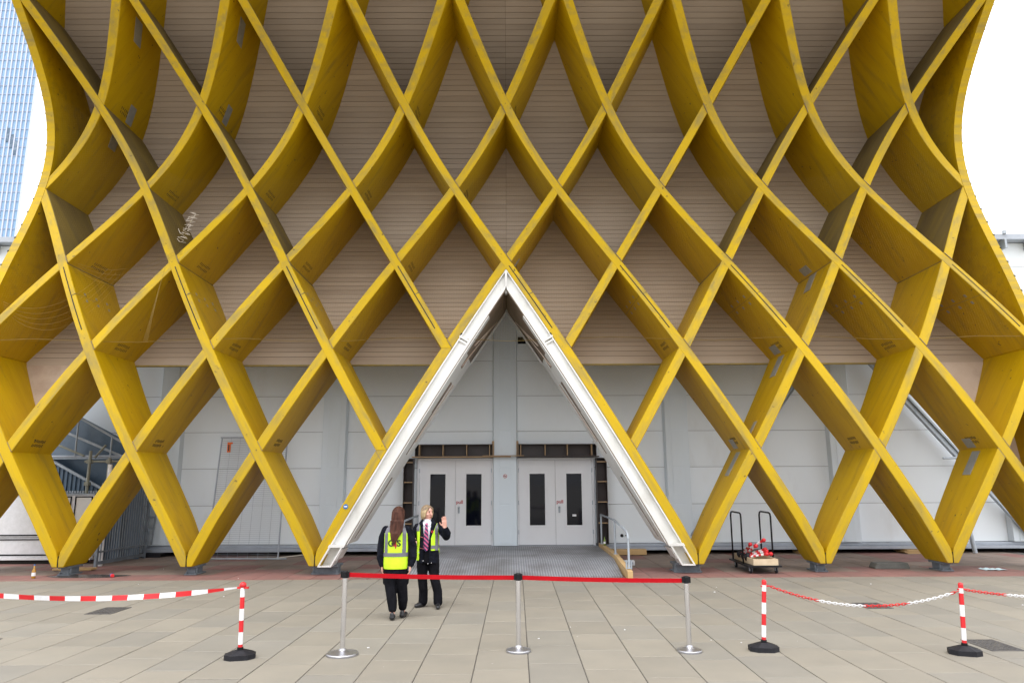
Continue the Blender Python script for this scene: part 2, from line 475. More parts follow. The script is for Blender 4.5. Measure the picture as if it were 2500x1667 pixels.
WPOS = {}
def part(name, mb, mats, parent=None, origin=None, smooth=False, bevel=0.0):
    """links a builder in world coordinates as one object; origin = where its own origin stands."""
    if origin is None:
        if parent is not None:
            origin = WPOS.get(parent.name, tuple(parent.location))
        else:
            xs = np.array(mb.v)
            origin = (float(xs[:, 0].mean()), float(xs[:, 1].mean()), float(xs[:, 2].min()))
    me = mb.mesh(name, mats, origin, smooth)
    o = bpy.data.objects.new(name, me)
    C.objects.link(o)
    if parent is not None:
        o.parent = parent
        pw = WPOS.get(parent.name, tuple(parent.location))
        o.location = (origin[0] - pw[0], origin[1] - pw[1], origin[2] - pw[2])
    else:
        o.location = origin
    WPOS[o.name] = tuple(origin)
    if bevel:
        b = o.modifiers.new('edge', 'BEVEL')
        b.width = bevel
        b.segments = 2
        b.limit_method = 'ANGLE'
        b.angle_limit = R(40)
    return o

def structure(name, mb, mats, **k):
    return tag(part(name, mb, mats, **k), kind='structure')

def dup(root, loc=None, label=None, group=None, rot=None):
    r = root.copy()
    C.objects.link(r)
    if loc is not None: r.location = loc
    if rot is not None: r.rotation_euler = rot
    if label: r['label'] = label
    if group: r['group'] = group
    for ch in list(root.children):
        c = ch.copy(); C.objects.link(c); c.parent = r
        for g in list(ch.children):
            d = g.copy(); C.objects.link(d); d.parent = c
    return r

def remesh(mb, voxel, smooth=3):
    me = bpy.data.meshes.new('tmp')
    me.from_pydata(mb.v, [], mb.f)
    o = bpy.data.objects.new('tmp', me)
    C.objects.link(o)
    md = o.modifiers.new('r', 'REMESH')
    md.mode = 'VOXEL'
    md.voxel_size = voxel
    if smooth:
        sm = o.modifiers.new('s', 'SMOOTH')
        sm.factor = 0.5
        sm.iterations = smooth
    dg = bpy.context.evaluated_depsgraph_get()
    dg.update()
    ev = o.evaluated_get(dg)
    nm = bpy.data.meshes.new_from_object(ev)
    bpy.data.objects.remove(o)
    bpy.data.meshes.remove(me)
    nm.materials.clear()
    nm.polygons.foreach_set('use_smooth', [True] * len(nm.polygons))
    return nm

def mesh_obj(name, me, mats, parent):
    for mm in (mats if isinstance(mats, (list, tuple)) else [mats]):
        me.materials.append(mm)
    me.name = name
    o = bpy.data.objects.new(name, me)
    C.objects.link(o)
    o.parent = parent
    return o

def patch(src, pred, off, thick=0.004):
    """a thin cloth piece lying on the faces of src that satisfy pred(centre, normal)."""
    bm = bmesh.new()
    bm.from_mesh(src)
    bm.normal_update()
    kill = [f for f in bm.faces if not pred(f.calc_center_median(), f.normal)]
    bmesh.ops.delete(bm, geom=kill, context='FACES')
    bm.normal_update()
    for v in bm.verts:
        v.co += v.normal * (off + thick)
    for f in bm.faces:
        f.smooth = True
    me = bpy.data.meshes.new('patch')
    bm.to_mesh(me)
    bm.free()
    return me

def text_mesh(txt, size, extrude=0.002, bold=0.0):
    cu = bpy.data.curves.new('txt', 'FONT')
    cu.body = txt
    cu.size = size
    cu.extrude = extrude
    cu.offset = bold
    cu.align_x = 'CENTER'
    cu.align_y = 'CENTER'
    o = bpy.data.objects.new('txt', cu)
    C.objects.link(o)
    dg = bpy.context.evaluated_depsgraph_get()
    dg.update()
    me = bpy.data.meshes.new_from_object(o.evaluated_get(dg))
    bpy.data.objects.remove(o)
    return me

# ------------------------------------------------------------------ the lattice's geometry
X0, A, DZ, Z1 = -0.062, 2.795, 2.377, 0.314
def spline(xs, ys):
    n = len(xs)
    h = np.diff(xs)
    Am = np.zeros((n, n)); b = np.zeros(n)
    Am[0, 0] = Am[-1, -1] = 1
    for i in range(1, n - 1):
        Am[i, i - 1], Am[i, i], Am[i, i + 1] = h[i - 1], 2 * (h[i - 1] + h[i]), h[i]
        b[i] = 6 * ((ys[i + 1] - ys[i]) / h[i] - (ys[i] - ys[i - 1]) / h[i - 1])
    mm = np.linalg.solve(Am, b)
    def f(x):
        i = int(min(max(np.searchsorted(xs, x) - 1, 0), n - 2))
        t0, t1 = xs[i + 1] - x, x - xs[i]
        return float(mm[i] * t0 ** 3 / (6 * h[i]) + mm[i + 1] * t1 ** 3 / (6 * h[i]) + (ys[i] / h[i] - mm[i] * h[i] / 6) * t0 + (ys[i + 1] / h[i] - mm[i + 1] * h[i] / 6) * t1)
    return f
_zs = np.array([0.0, 0.314, 2.691, 5.068, 7.445, 9.822, 12.199, 14.14, 16.5, 19.0, 22.0])
yo = spline(_zs, np.array([16.22, 16.19, 16.12, 16.46, 17.29, 18.20, 18.04, 16.40, 13.8, 10.6, 6.6]))
yi = spline(_zs, np.array([17.0, 17.12, 17.56, 18.33, 19.45, 20.20, 20.18, 18.6, 16.0, 12.8, 8.8]))
rz = lambda z: 1 + (z - Z1) / DZ
zr = lambda r: Z1 + (r - 1) * DZ
ZTOP = 21.6
BW = 0.128                               # half width of a beam measured level
PAV = thing('pavilion', 'curved pavilion of crossing yellow timber fins over a pale boarded skin', 'building', (X0, 16.2, 0))
WPOS[PAV.name] = (X0, 16.2, 0)

def beam_frame(sgn):
    d = Vector((sgn * A / 2, 0, DZ)).normalized()
    y = Vector((0, 1, 0))
    z = d.cross(y)
    m3 = Matrix((d, y, z)).transposed()
    return m3.to_4x4()
def beam_x(sgn, n0, r):
    return X0 + A * (n0 + sgn * (r - 1) / 2)

def child_local(name, me, mats, parent, M4):
    """mesh already in its own local frame M4 (world)."""
    for mm in (mats if isinstance(mats, (list, tuple)) else [mats]):
        me.materials.append(mm)
    o = bpy.data.objects.new(name, me)
    C.objects.link(o)
    o.parent = parent
    pw = Vector(WPOS.get(parent.name, tuple(parent.location)))
    o.matrix_local = Matrix.Translation(-pw) @ M4
    return o

BEAMS = {}
def make_beam(sgn, n0, ra, rb):
    zs = list(np.arange(zr(ra), zr(rb), 0.16)) + [zr(rb)]
    eps = 0.0 if sgn < 0 else 0.006       # the falling family stands a little proud at the crossings
    v, f, fm = [], [], []
    for z in zs:
        x = beam_x(sgn, n0, rz(z))
        a, b = yo(z) + eps, yi(z) - eps
        xa, xb = x - BW, x + BW
        if ra < 1:                            # each foot: the two beams butt on the middle plane
            dx = sgn * 0.075 * max(0, 1 - z / 1.2)
            xa, xb = xa + dx, xb + dx
            nx = X0 + A * n0
            if sgn > 0: xa = max(xa, nx + 0.003)
            else: xb = min(xb, nx - 0.003)
        v += [(xa, a, z), (xb, a, z), (xb, b, z), (xa, b, z)]
    for i in range(len(zs) - 1):
        k = 4 * i
        for j in range(4):
            f.append((k + j, k + (j + 1) % 4, k + 4 + (j + 1) % 4, k + 4 + j))
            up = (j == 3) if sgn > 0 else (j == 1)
            fm.append(1 if j == 0 else 2 if up and zs[i] > 7.3 else 0)  # upper rows' upward faces take the yellow with dust and painted shade
    f += [(3, 2, 1, 0), tuple(range(len(v) - 4, len(v)))]
    fm += [0, 0]
    M4 = beam_frame(sgn)
    M4.translation = Vector((beam_x(sgn, n0, ra), 16.2, zr(ra)))
    inv = M4.inverted()
    me = bpy.data.meshes.new('lattice_beam')
    me.from_pydata([inv @ Vector(p) for p in v], [], f)
    me.polygons.foreach_set('material_index', fm)
    o = child_local('lattice_beam', me, [M['yellow'], M['yellow_edge'], M['dusty_shaded_yellow']], PAV, M4)
    bv = o.modifiers.new('edge', 'BEVEL')
    bv.width = 0.012
    bv.segments = 1
    bv.limit_method = 'ANGLE'
    bv.angle_limit = R(50)
    BEAMS[(sgn, n0)] = (o, M4)
    return o

for sgn in (1, -1):
    for k in range(-9, 10):
        n0 = sgn * (k + 0.5)
        # range of r where |n| <= 4.5
        n_at = lambda r: n0 + sgn * (r - 1) / 2
        ra = 0.953
        if sgn > 0 and n0 < -4.5: ra = max(ra, 1 + 2 * (-4.5 - n0))
        if sgn < 0 and n0 > 4.5: ra = max(ra, 1 + 2 * (n0 - 4.5))
        rb = rz(ZTOP)
        lim = 1 + 2 * (4.5 - sgn * n0)
        rb = min(rb, lim)
        if rb - ra < 0.1: continue
        q = sgn * n0
        if q == -0.5: ra = 3.0            # beams that end on the doorway's gable
        if q == 0.5: ra = 2.0
        make_beam(sgn, n0, ra, rb)

# ribs that close the two ends, with their small black clips
for s in (-1, 1):
    mb = MB()
    x = X0 + s * 4.5 * A
    zs = list(np.arange(0.2, ZTOP, 0.16))
    v, f, fm = [], [], []
    for z in zs:
        v += [(x - 0.11, yo(z) - 0.008, z), (x + 0.11, yo(z) - 0.008, z), (x + 0.11, yi(z) + 0.05, z), (x - 0.11, yi(z) + 0.05, z)]
    for i in range(len(zs) - 1):
        k = 4 * i
        for j in range(4):
            mb.add([v[k + j], v[k + (j + 1) % 4], v[k + 4 + (j + 1) % 4], v[k + 4 + j]], [(0, 1, 2, 3)], 1 if j == 0 else 0)
    mb.add(v[:4], [(3, 2, 1, 0)])
    mb.add(v[-4:], [(0, 1, 2, 3)])
    rib = part('end_rib', mb, [M['yellow'], M['yellow_edge']], PAV, origin=(x, 16.2, 0.2))
    mb = MB()
    for z in np.arange(4.0, 15, 0.42):
        y = yo(z)
        mb.box(x + s * 0.11 - 0.02, x + s * 0.11 + 0.02, y + 0.0, y + 0.05, z, z + 0.05)
    part('clip', mb, M['black'], rib)

# splices: slot in the falling beams between rows 3 and 4, a seam half way, bolts on the side
for k in range(-4, 6):
    n = k - 0.5
    n0 = n + 1.5 + 0.0                    # falling beam that passes row 4 at n
    n0 = -(-n - 1.5)
    key = (-1, n + 1.5)
    if key not in BEAMS: continue
    o, M4 = BEAMS[key]
def add_on_beam(name, key, boxes, mat_):
    """boxes: (r, du0,du1, y0,y1 (from outer face; None = front), side, t0, t1) in the beam's local frame."""
    o, M4 = BEAMS[key]
    sgn, n0 = key
    inv = M4.inverted()
    mb = MB()
    for (r, du0, du1, ya, yb, w0, w1) in boxes:
        z = zr(r)
        base = inv @ Vector((beam_x(sgn, n0, r), yo(z), z))
        s_ = (yo(zr(r + 0.05)) - yo(zr(r - 0.05))) / (0.1 * math.hypot(A / 2, DZ))   # slope of the front along the beam
        p = []
        for du in (du0, du1):
            for (yy, ww) in ((ya, w0), (yb, w0), (yb, w1), (ya, w1)):
                p.append((base.x + du, base.y + yy + s_ * du, ww))
        mb.hexa(p)
    me = mb.mesh(name, mat_)
    oo = bpy.data.objects.new(name, me)
    C.objects.link(oo)
    oo.parent = o
    return oo
LB = math.hypot(A / 2, DZ)
for key in list(BEAMS):
    sgn, n0 = key
    if sgn > 0: continue
    n4 = n0 - 1.5
    if not (-4.1 <= n4 <= 4.1): continue
    if n4 < 0 and BEAMS and n0 == -0.5: pass
    segs = []
    for j in range(8):
        r = 3.26 + (3.9 - 3.26) * j / 7
        segs.append((r, -0.13, 0.13, -0.004, 0.03, -0.012, 0.012))
    add_on_beam('splice_slot', key, segs, M['dark'])
    add_on_beam('splice_seam', key, [(3.6, -0.004, 0.004, -0.003, 0.9, -0.1125, 0.1125), (3.6, -0.004, 0.004, -0.003, 2.0, 0.1, 0.1125)], M['greywood'])
    bolts = []
    for du in (-0.11, 0.11):
        for y_ in (0.45, 0.95, 1.45):
            for w in (-1, 1):
                bolts.append((3.6, du - 0.04, du + 0.04, y_ - 0.04, y_ + 0.04, min(w * 0.113, w * 0.105), max(w * 0.113, w * 0.105)))
    add_on_beam('bolt', key, bolts, M['grip'])

for key in list(BEAMS):
    sgn, n0 = key
    if sgn > 0: continue
    bx = []
    for r in range(2, 8):
        n = n0 - (r - 1) / 2
        if abs(n) > 4.3 or abs(n) < (4 - r) / 2 - 0.1: continue
        for w, uc in ((1, -0.061), (-1, 0.061)):
            bx.append((r, uc - 0.125, uc + 0.125, 0.001, 0.05, min(w * 0.111, w * 0.122), max(w * 0.111, w * 0.122)))
    if bx: add_on_beam('joint_seam', key, bx, M['brownply'])

# rows of screw holes beside the crossings, mostly on the undersides
for key in list(BEAMS):
    sgn, n0 = key
    o, M4 = BEAMS[key]
    for r in (2, 3, 4, 5, 6):
        n = n0 + sgn * (r - 1) / 2
        if abs(n) > 4.2: continue
        if sgn > 0 and n > 0.2: continue
        if sgn < 0 and (n < 1 or r not in (2, 3)): continue
        if abs(n) < (4 - r) / 2 - 0.1: continue
        w = -1 if sgn > 0 else 1
        dep = yi(zr(r)) - yo(zr(r))
        bx = []
        for row in range(2):
            for c in range(8):
                y_ = dep * (0.36 + 0.035 * c)
                u = 0.26 + 0.11 * row + random.uniform(-0.01, 0.01)
                bx.append((r, u - 0.034, u + 0.034, y_ - 0.012, y_ + 0.012, min(w * 0.1125, w * 0.105), max(w * 0.1125, w * 0.105)))
        add_on_beam('screw_hole', key, bx, M['dark'])

# grey steel plates at some crossings
def bracket(sgn, n, r, du0, du1, ya, yb, under=True):
    n0 = n - sgn * (r - 1) / 2
    w = (-1 if sgn > 0 else 1) * (1 if under else -1)
    if (sgn, n0) in BEAMS:
        add_on_beam('bracket', (sgn, n0), [(r, du0, du1, ya, yb, min(w * 0.118, w * 0.1), max(w * 0.118, w * 0.1))], M['grip'])
for n in (-4, -3):
    bracket(1, n, 6, 0.12, 0.62, 1.1, 1.4)
    bracket(1, n + 0.5, 7, -0.85, -0.35, 0.8, 1.15)
bracket(1, -4, 6, -0.75, -0.3, 0.75, 1.1)
bracket(1, 0, 4, 0.12, 0.5, 0.75, 0.95)
for n, r in ((3, 4), (2.5, 3), (2, 2), (4, 2)):
    dep = yi(zr(r)) - yo(zr(r))
    bracket(-1, n, r, 0.12, 0.36, dep * 0.5, dep * 0.72)
    bracket(1, n, r, -0.75, -0.12, dep * 0.42, dep * 0.62, under=False)
bracket(1, 2, 2, 0.3, 0.7, 0.5, 0.7, under=False)

# handwritten marks at the feet
for key in list(BEAMS):
    sgn, n0 = key
    if n0 in (-3.5, -2.5) and sgn > 0 or n0 in (2.5, 3.5) and sgn < 0:
        w = -1 if sgn > 0 else 1
        bx = []
        for c in range(11):
            y_ = 0.45 + 0.04 * c
            for u, hgt in ((0.24, 0.02), (0.33, 0.03)):
                if random.random() < 0.8:
                    h_ = hgt * random.uniform(0.6, 1.7)
                    bx.append((1, u - h_, u + h_, y_ - 0.009, y_ + 0.009, min(w * 0.112, w * 0.105), max(w * 0.112, w * 0.105)))
        add_on_beam('handwriting', key, bx, M['blackprint'])

# seams between the two beams of each foot, and the steel bearings below
for n in (-3.5, -2.5, -1.5, 1.5, 2.5, 3.5, -4.5, 4.5):
    x = X0 + n * A
    mb = MB()
    mb.box(x - 0.004, x + 0.004, yo(0.3) - 0.006, yo(0.3) + 0.05, 0.203, 0.44)
    part('foot_seam', mb, M['dark'], PAV)
    inw = (0.34 if n == -1.5 else -0.34 if n == 1.5 else 0)
    mb = MB()
    x0, x1 = min(x - 0.14, x - 0.14 + inw), max(x + 0.14, x + 0.14 + inw)
    mb.box(x0, x1, 16.45, 16.95, 0.0, 0.03)
    mb.box(x0 + 0.06, x1 - 0.06, 16.5, 16.9, 0.03, 0.155)
    mb.box(x0 + 0.02, x1 - 0.02, 16.42, 16.97, 0.155, 0.2)
    for q in (x0 + 0.05, x1 - 0.05):
        mb.tube([(q, 16.47, 0.0), (q, 16.47, 0.075)], 0.022, 8)
        mb.tube([(q, 16.55, 0.03), (q, 16.55, 0.16)], 0.03, 8)
    part('bearing', mb, M['bearing'], PAV, bevel=0.006)

# ------------------------------------------------------------------ boarded skin behind the fins
half = lambda z: A * (4 - rz(z)) / 2        # half width of the doorway's gable at height z
XE = 4.5 * A - 0.112
ZB = 4.93
bt = 0.03
zcur = ZB + 0.05
rows = []
hts = [0.25]
while zcur < ZTOP:
    hgt = hts.pop(0) if hts else 0.152
    # advance by arc length
    dy = yi(zcur + 0.05) - yi(zcur)
    z2 = zcur + hgt * 0.05 / math.hypot(0.05, dy)
    rows.append((zcur, z2))
    zcur = z2
for (za, zb) in rows:
    g = 0.009
    zt = zb - g
    ya, yb = yi(za) - 0.03, yi(zt) - 0.03
    j = random.uniform(-0.004, 0.004)
    for s in (-1, 1):
        def inner(z):
            h = half(z) - 0.47
            return max(h, 0.003) if z < zr(4) else 0.003
        xa0, xa1 = inner(za), inner(zt)
        if XE - xa0 < 0.05: continue
        p = [(X0 + s * xa0, ya + j, za), (X0 + s * XE, ya + j, za), (X0 + s * XE, ya + bt, za), (X0 + s * xa0, ya + bt, za),
             (X0 + s * xa1, yb + j, zt), (X0 + s * XE, yb + j, zt), (X0 + s * XE, yb + bt, zt), (X0 + s * xa1, yb + bt, zt)]
        if s < 0:
            p = [p[1], p[0], p[3], p[2], p[5], p[4], p[7], p[6]]
        mb = MB()
        mb.hexa(p)
        part('cladding_board', mb, M['clad'], PAV, origin=(X0 + s * 6, 18, za))
mb = MB()                                    # dark felt behind the boards
zs = [ZB + 0.06] + [r[1] for r in rows[::3]]
for s in (-1, 1):
    for i in range(len(zs) - 1):
        a, b = zs[i], zs[i + 1]
        ia = max(half(a) - 0.46, 0.0) if a < zr(4) else 0
        ib = max(half(b) - 0.46, 0.0) if b < zr(4) else 0
        q = [(X0 + s * ia, yi(a) + 0.012, a), (X0 + s * XE, yi(a) + 0.012, a), (X0 + s * XE, yi(b) + 0.012, b), (X0 + s * ib, yi(b) + 0.012, b)]
        mb.add(q if s > 0 else q[::-1], [(0, 1, 2, 3)])
part('backing_felt', mb, M['felt'], PAV)
for s in (-1, 1):                            # trim along the lower edge and the plywood of the end bays
    h = half(ZB) - 0.47
    xo = 3.5 * A + 0.05
    mb = MB()
    a, b = sorted((X0 + s * h, X0 + s * xo))
    mb.box(a, b, yi(ZB) - 0.045, yi(ZB) + 0.05, ZB + 0.01, ZB + 0.047)
    part('lower_trim', mb, M['trimyellow'], PAV)
    mb = MB()
    zz = np.linspace(0.4, ZB + 0.055, 16)
    for i in range(15):
        q = []
        for z in (zz[i], zz[i + 1]):
            nb = 4.5 - (rz(z) - 1) / 2
            x0_, x1_ = X0 + s * nb * A, X0 + s * (4.5 * A - 0.1)
            if abs(x1_ - X0) < abs(x0_ - X0): x0_ = x1_
            q.append((x0_, x1_, z))
        (a0, a1, z0_), (b0, b1, z1_) = q
        p = [(a0, yi(z0_) - 0.05, z0_), (a1, yi(z0_) - 0.05, z0_), (a1, yi(z0_) + 0.02, z0_), (a0, yi(z0_) + 0.02, z0_),
             (b0, yi(z1_) - 0.05, z1_), (b1, yi(z1_) - 0.05, z1_), (b1, yi(z1_) + 0.02, z1_), (b0, yi(z1_) + 0.02, z1_)]
        if s < 0: p = [p[1], p[0], p[3], p[2], p[5], p[4], p[7], p[6]]
        mb.hexa(p)
    part('plywood_panel', mb, M['ply'], PAV)

# fine bird net stretched just behind the front edges, rows 3 to 5
mb = MB()
NZ0, NZ1 = zr(3.1), zr(5.15)
zst = np.linspace(NZ0, NZ1, 14)
def thin(pts, r):
    mb.tube(pts, r, 3, cap=False)
x = X0 - 4.45 * A
while x < X0 + 4.45 * A:
    n = abs(x - X0) / A
    zt = NZ1 + max(0, n - 3.2) * 1.9
    st = np.linspace(NZ0, zt, 12)
    thin([(x + 0.01 * math.sin(z * 9), yo(z) + 0.09, z) for z in st], 0.0006)
    x += 0.06
for z in np.arange(NZ0, NZ1, 0.055):
    thin([(X0 - 4.45 * A, yo(z) + 0.092, z), (X0 + 4.45 * A, yo(z) + 0.092, z)], 0.0006)
for s in (-1, 1):
    for z in np.arange(NZ1, NZ1 + 2.2, 0.055):
        n = 3.2 + (z - NZ1) / 1.9
        if n < 4.4:
            thin([(X0 + s * n * A, yo(z) + 0.092, z), (X0 + s * 4.45 * A, yo(z) + 0.092, z)], 0.0006)
thin([(X0 + 4.45 * A * (k / 20 * 2 - 1), yo(NZ0) + 0.06, NZ0 + 0.05 * math.sin(k * 1.7)) for k in range(21)], 0.006)
tag(part('bird_net', mb, M['net'], PAV), kind='stuff')
# sagging loose edges of the net at the left
mb = MB()
def sag(a, b, d, r=0.0022, n=14):
    a, b = Vector(a), Vector(b)
    mb.tube([a.lerp(b, k / n) + Vector((0, 0, -d * 4 * (k / n) * (1 - k / n))) for k in range(n + 1)], r, 4)
for k in range(5):
    sag((-12.2, 16.75 + 0.02 * k, 6.3 - 0.05 * k), (-9.9 + 0.1 * k, 17.0, 7.2 - 0.05 * k), 0.5 + 0.09 * k)
for k in range(4):
    sag((-10.6, 16.9, 7.3 - 0.05 * k), (-8.3, 17.4, 7.9 - 0.06 * k), 0.35 + 0.08 * k)
for k in range(4):
    sag((-8.45, 16.9, 7.2), (-8.7 + 0.03 * k, 16.7, 5.3), -0.05 * k, 0.003)
part('loose_net', mb, M['net'], PAV)
# torn tangle of pale wire
mb = MB()
pts = []
for k in range(46):
    t = k / 45
    pts.append((-8.38 + 0.30 * t + (0.075 if k % 2 else -0.075) * (0.5 + 0.5 * math.sin(k * 2.1) ** 2), 17.45 + 0.15 * math.sin(k), 8.05 + 0.78 * t + 0.02 * math.sin(k * 3.3)))
mb.tube(pts, 0.005, 4)
for k in range(9):
    b = Vector(pts[5 * k])
    mb.tube([b, b + Vector((random.uniform(-0.14, 0.14), 0, random.uniform(-0.1, 0.14)))], 0.006, 4)
tag(part('wire_tangle', mb, M['wire']), 'torn tangle of pale wire caught on the left of the yellow lattice', 'wire')

# ------------------------------------------------------------------ the white steel gable frame of the doorway
def strip(mb, s, in0, in1, y0, y1, za, zb, mi=0, inner_y=False):
    """sheared bar following the gable's slope, in0..in1 inwards of the beam's axis."""
    zs = list(np.arange(za, zb, 0.12)) + [zb]
    prev = None
    for z in zs:
        h = half(z)
        a, b = max(h - in1, 0.0), max(h - in0, 0.0)
        if prev is not None and (b > 0 or prev[1] > 0):
            pa, pb, pz = prev
            f0 = yo
            Y = lambda zz, d: (yi(zz) if inner_y else yo(zz)) + d
            p = [(X0 + s * pa, Y(pz, y0), pz), (X0 + s * pb, Y(pz, y0), pz), (X0 + s * pb, Y(pz, y1), pz), (X0 + s * pa, Y(pz, y1), pz),
                 (X0 + s * a, Y(z, y0), z), (X0 + s * b, Y(z, y0), z), (X0 + s * b, Y(z, y1), z), (X0 + s * a, Y(z, y1), z)]
            if s < 0: p = [p[1], p[0], p[3], p[2], p[5], p[4], p[7], p[6]]
            mb.hexa(p, mi)
        prev = (a, b, z)
def reveal(mb, s, inn, t, fr0, fr1, za, zb, mi=0):
    """panel on the inside of the gable between depth fractions fr0..fr1."""
    zs = list(np.arange(za, zb, 0.12)) + [zb]
    prev = None
    for z in zs:
        h = half(z)
        d = yi(z) - yo(z)
        a, b = max(h - inn - t, 0.0), max(h - inn, 0.0)
        cur = (a, b, z, yo(z) + d * fr0, yo(z) + d * fr1)
        if prev is not None and (b > 0 or prev[1] > 0):
            pp = []
            for (aa, bb, zz, f0, f1) in (prev, cur):
                pp += [(X0 + s * aa, f0, zz), (X0 + s * bb, f0, zz), (X0 + s * bb, f1, zz), (X0 + s * aa, f1, zz)]
            if s < 0: pp = [pp[1], pp[0], pp[3], pp[2], pp[5], pp[4], pp[7], pp[6]]
            mb.hexa(pp, mi)
        prev = cur
ZA = zr(4) - 0.2
frame_mb = MB()
for s in (-1, 1):
    strip(frame_mb, s, 0.135, 0.165, 0.0, 0.16, 0.62, ZA)              # outer flange
    strip(frame_mb, s, 0.165, 0.40, 0.09, 0.115, 0.62, ZA)             # web
    strip(frame_mb, s, 0.40, 0.46, -0.02, 0.16, 0.62, ZA)              # inner flange
GAB = part('gable_frame', frame_mb, M['white'], PAV)
mb = MB()
mb.box(X0 - 0.028, X0 + 0.028, yo(6.9) - 0.03, yo(6.9) + 0.13, 6.55, 7.14)
part('stiffener', mb, M['white'], GAB)
for s in (-1, 1):
    for zc in (5.43,):                                                # bolted collars
        h = half(zc)
        d = Vector((-s * A / 2, 0, DZ)).normalized()
        ins = Vector((-s * d.z, 0, -abs(d.x)))
        Mx = Matrix((d, Vector((0, 1, 0)), ins)).transposed().to_4x4()
        Mx.translation = Vector((X0 + s * h, yo(zc), zc))
        mb = MB()
        mb.obox(Mx, -0.03, 0.02, -0.04, 0.12, 0.10, 0.37)
        mb.obox(Mx, -0.11, -0.06, -0.02, 0.12, 0.12, 0.35)
        for q in (0.18, 0.29):
            mb.obox(Mx, -0.15, -0.11, 0.02, 0.07, q - 0.025, q + 0.025)
        part('splice_collar', mb, M['white'], GAB, bevel=0.005)
        mb = MB()
        mb.obox(Mx, 0.0, 0.09, -0.006, 0.10, 0.09, 0.125)
        part('packing', mb, M['dark'], GAB)
    # open box at the foot
    mb = MB()
    strip(mb, s, 0.14, 0.175, -0.04, 0.42, 0.215, 0.60)
    strip(mb, s, 0.405, 0.44, -0.04, 0.42, 0.215, 0.60)
    strip(mb, s, 0.175, 0.405, 0.20, 0.24, 0.215, 0.60)
    strip(mb, s, 0.14, 0.44, -0.04, 0.42, 0.185, 0.215)
    strip(mb, s, 0.12, 0.47, -0.045, 0.30, 0.60, 0.66)
    strip(mb, s, 0.44, 0.465, 0.02, 0.62, 0.32, 0.56)
    part('foot_box', mb, M['white'], GAB)
    mb = MB()
    reveal(mb, s, 0.462, 0.0205, 0.0, 1.02, 0.66, zr(4) - 0.45)
    rv = part('reveal', mb, M['brownply'], GAB)
    mb = MB()
    reveal(mb, s, 0.484, 0.02, 0.0, 0.36, 0.66, 5.0)
    reveal(mb, s, 0.484, 0.02, 0.0, 0.16, 5.0, 5.9)
    reveal(mb, s, 0.484, 0.02, 0.62, 1.03, 0.66, 5.0)
    for za, zb in ((0.66, 0.75), (2.1, 2.62), (4.35, 4.72)):
        reveal(mb, s, 0.484, 0.018, 0.36, 0.62, za, zb)
    reveal(mb, s, 0.4845, 0.016, 0.36, 0.44, 2.62, 3.6)
    reveal(mb, s, 0.4845, 0.016, 0.36, 0.42, 0.75, 2.1)
    part('reveal_panel', mb, M['white'], GAB)
    mb = MB()
    reveal(mb, s, 0.51, 0.03, 0.95, 1.035, 5.0, zr(4) - 0.42)
    part('reveal_edge', mb, M['white'], GAB)
    mb = MB()                                                         # loose battens
    def rp(z, fr, e=0.555):
        return (X0 + s * max(half(z) - e, 0), yo(z) + (yi(z) - yo(z)) * fr, z)
    mb.tube([rp(5.2, 0.2), rp(6.1, 0.75)], 0.014, 6)
    mb.tube([rp(4.7, 0.25), rp(5.9, 0.62)], 0.012, 6)
    mb.tube([rp(2.9, 0.4), rp(4.3, 0.55)], 0.012, 6)
    part('batten', mb, M['ply'], GAB)

# blue sticker on the beam left of the doorway
_z = 1.47
_x = beam_x(1, -1.5, rz(_z))
mb = MB()
mb.tube([(_x - 0.03, yo(_z) + 0.004, _z), (_x - 0.03, yo(_z) - 0.004, _z)], 0.055, 20)
stk = part('sticker', mb, M['blue'])
tag(stk, 'round blue sticker on the yellow beam left of the doorway', 'sticker')
mb = MB()
mb.box(_x - 0.065, _x + 0.005, yo(_z) - 0.007, yo(_z) - 0.003, _z - 0.010, _z + 0.014)
part('white_print', mb, M['whiteplastic'], stk)

# ------------------------------------------------------------------ white hall behind
WY = 20.7
HALL = thing('white_hall', 'long white panelled hall behind the yellow lattice with two double doors', 'hall', (0, WY, 0))
WPOS[HALL.name] = (0, WY, 0)
zrows = [0.285, 1.35, 2.38, 3.41, 4.44, 5.47, 6.5, 7.53, 8.3, 9.05]
cols = [-24.25, -19.4, -14.55, -9.7, -5.0, -0.115, 4.80, 9.5, 14.4, 19.25, 24.1]
DOORS = ((-2.62, -0.44), (0.20, 2.42))
DZT = 2.66
for i in range(len(cols) - 1):
    for j in range(len(zrows) - 1):
        x0, x1 = cols[i] + 0.33, cols[i + 1] - 0.33
        za, zb = zrows[j], zrows[j + 1]
        rects = [(x0, x1, za, zb)]
        for d0, d1 in DOORS:
            if x0 < d1 and x1 > d0 and za < DZT:
                rects = []
                if d0 - x0 > 0.2: rects.append((x0, d0, za, zb))
                if x1 - d1 > 0.2: rects.append((d1, x1, za, zb))
                if zb > DZT: rects.append((max(d0, x0), min(d1, x1), DZT, zb))
        for (a, b, c, d) in rects:
            mb = MB()
            mb.box(a + 0.005, b - 0.005, WY, WY + 0.025, c + 0.005, d - 0.005)
            part('wall_panel', mb, M['wall'], HALL, origin=((a + b) / 2, WY, c), bevel=0.006)
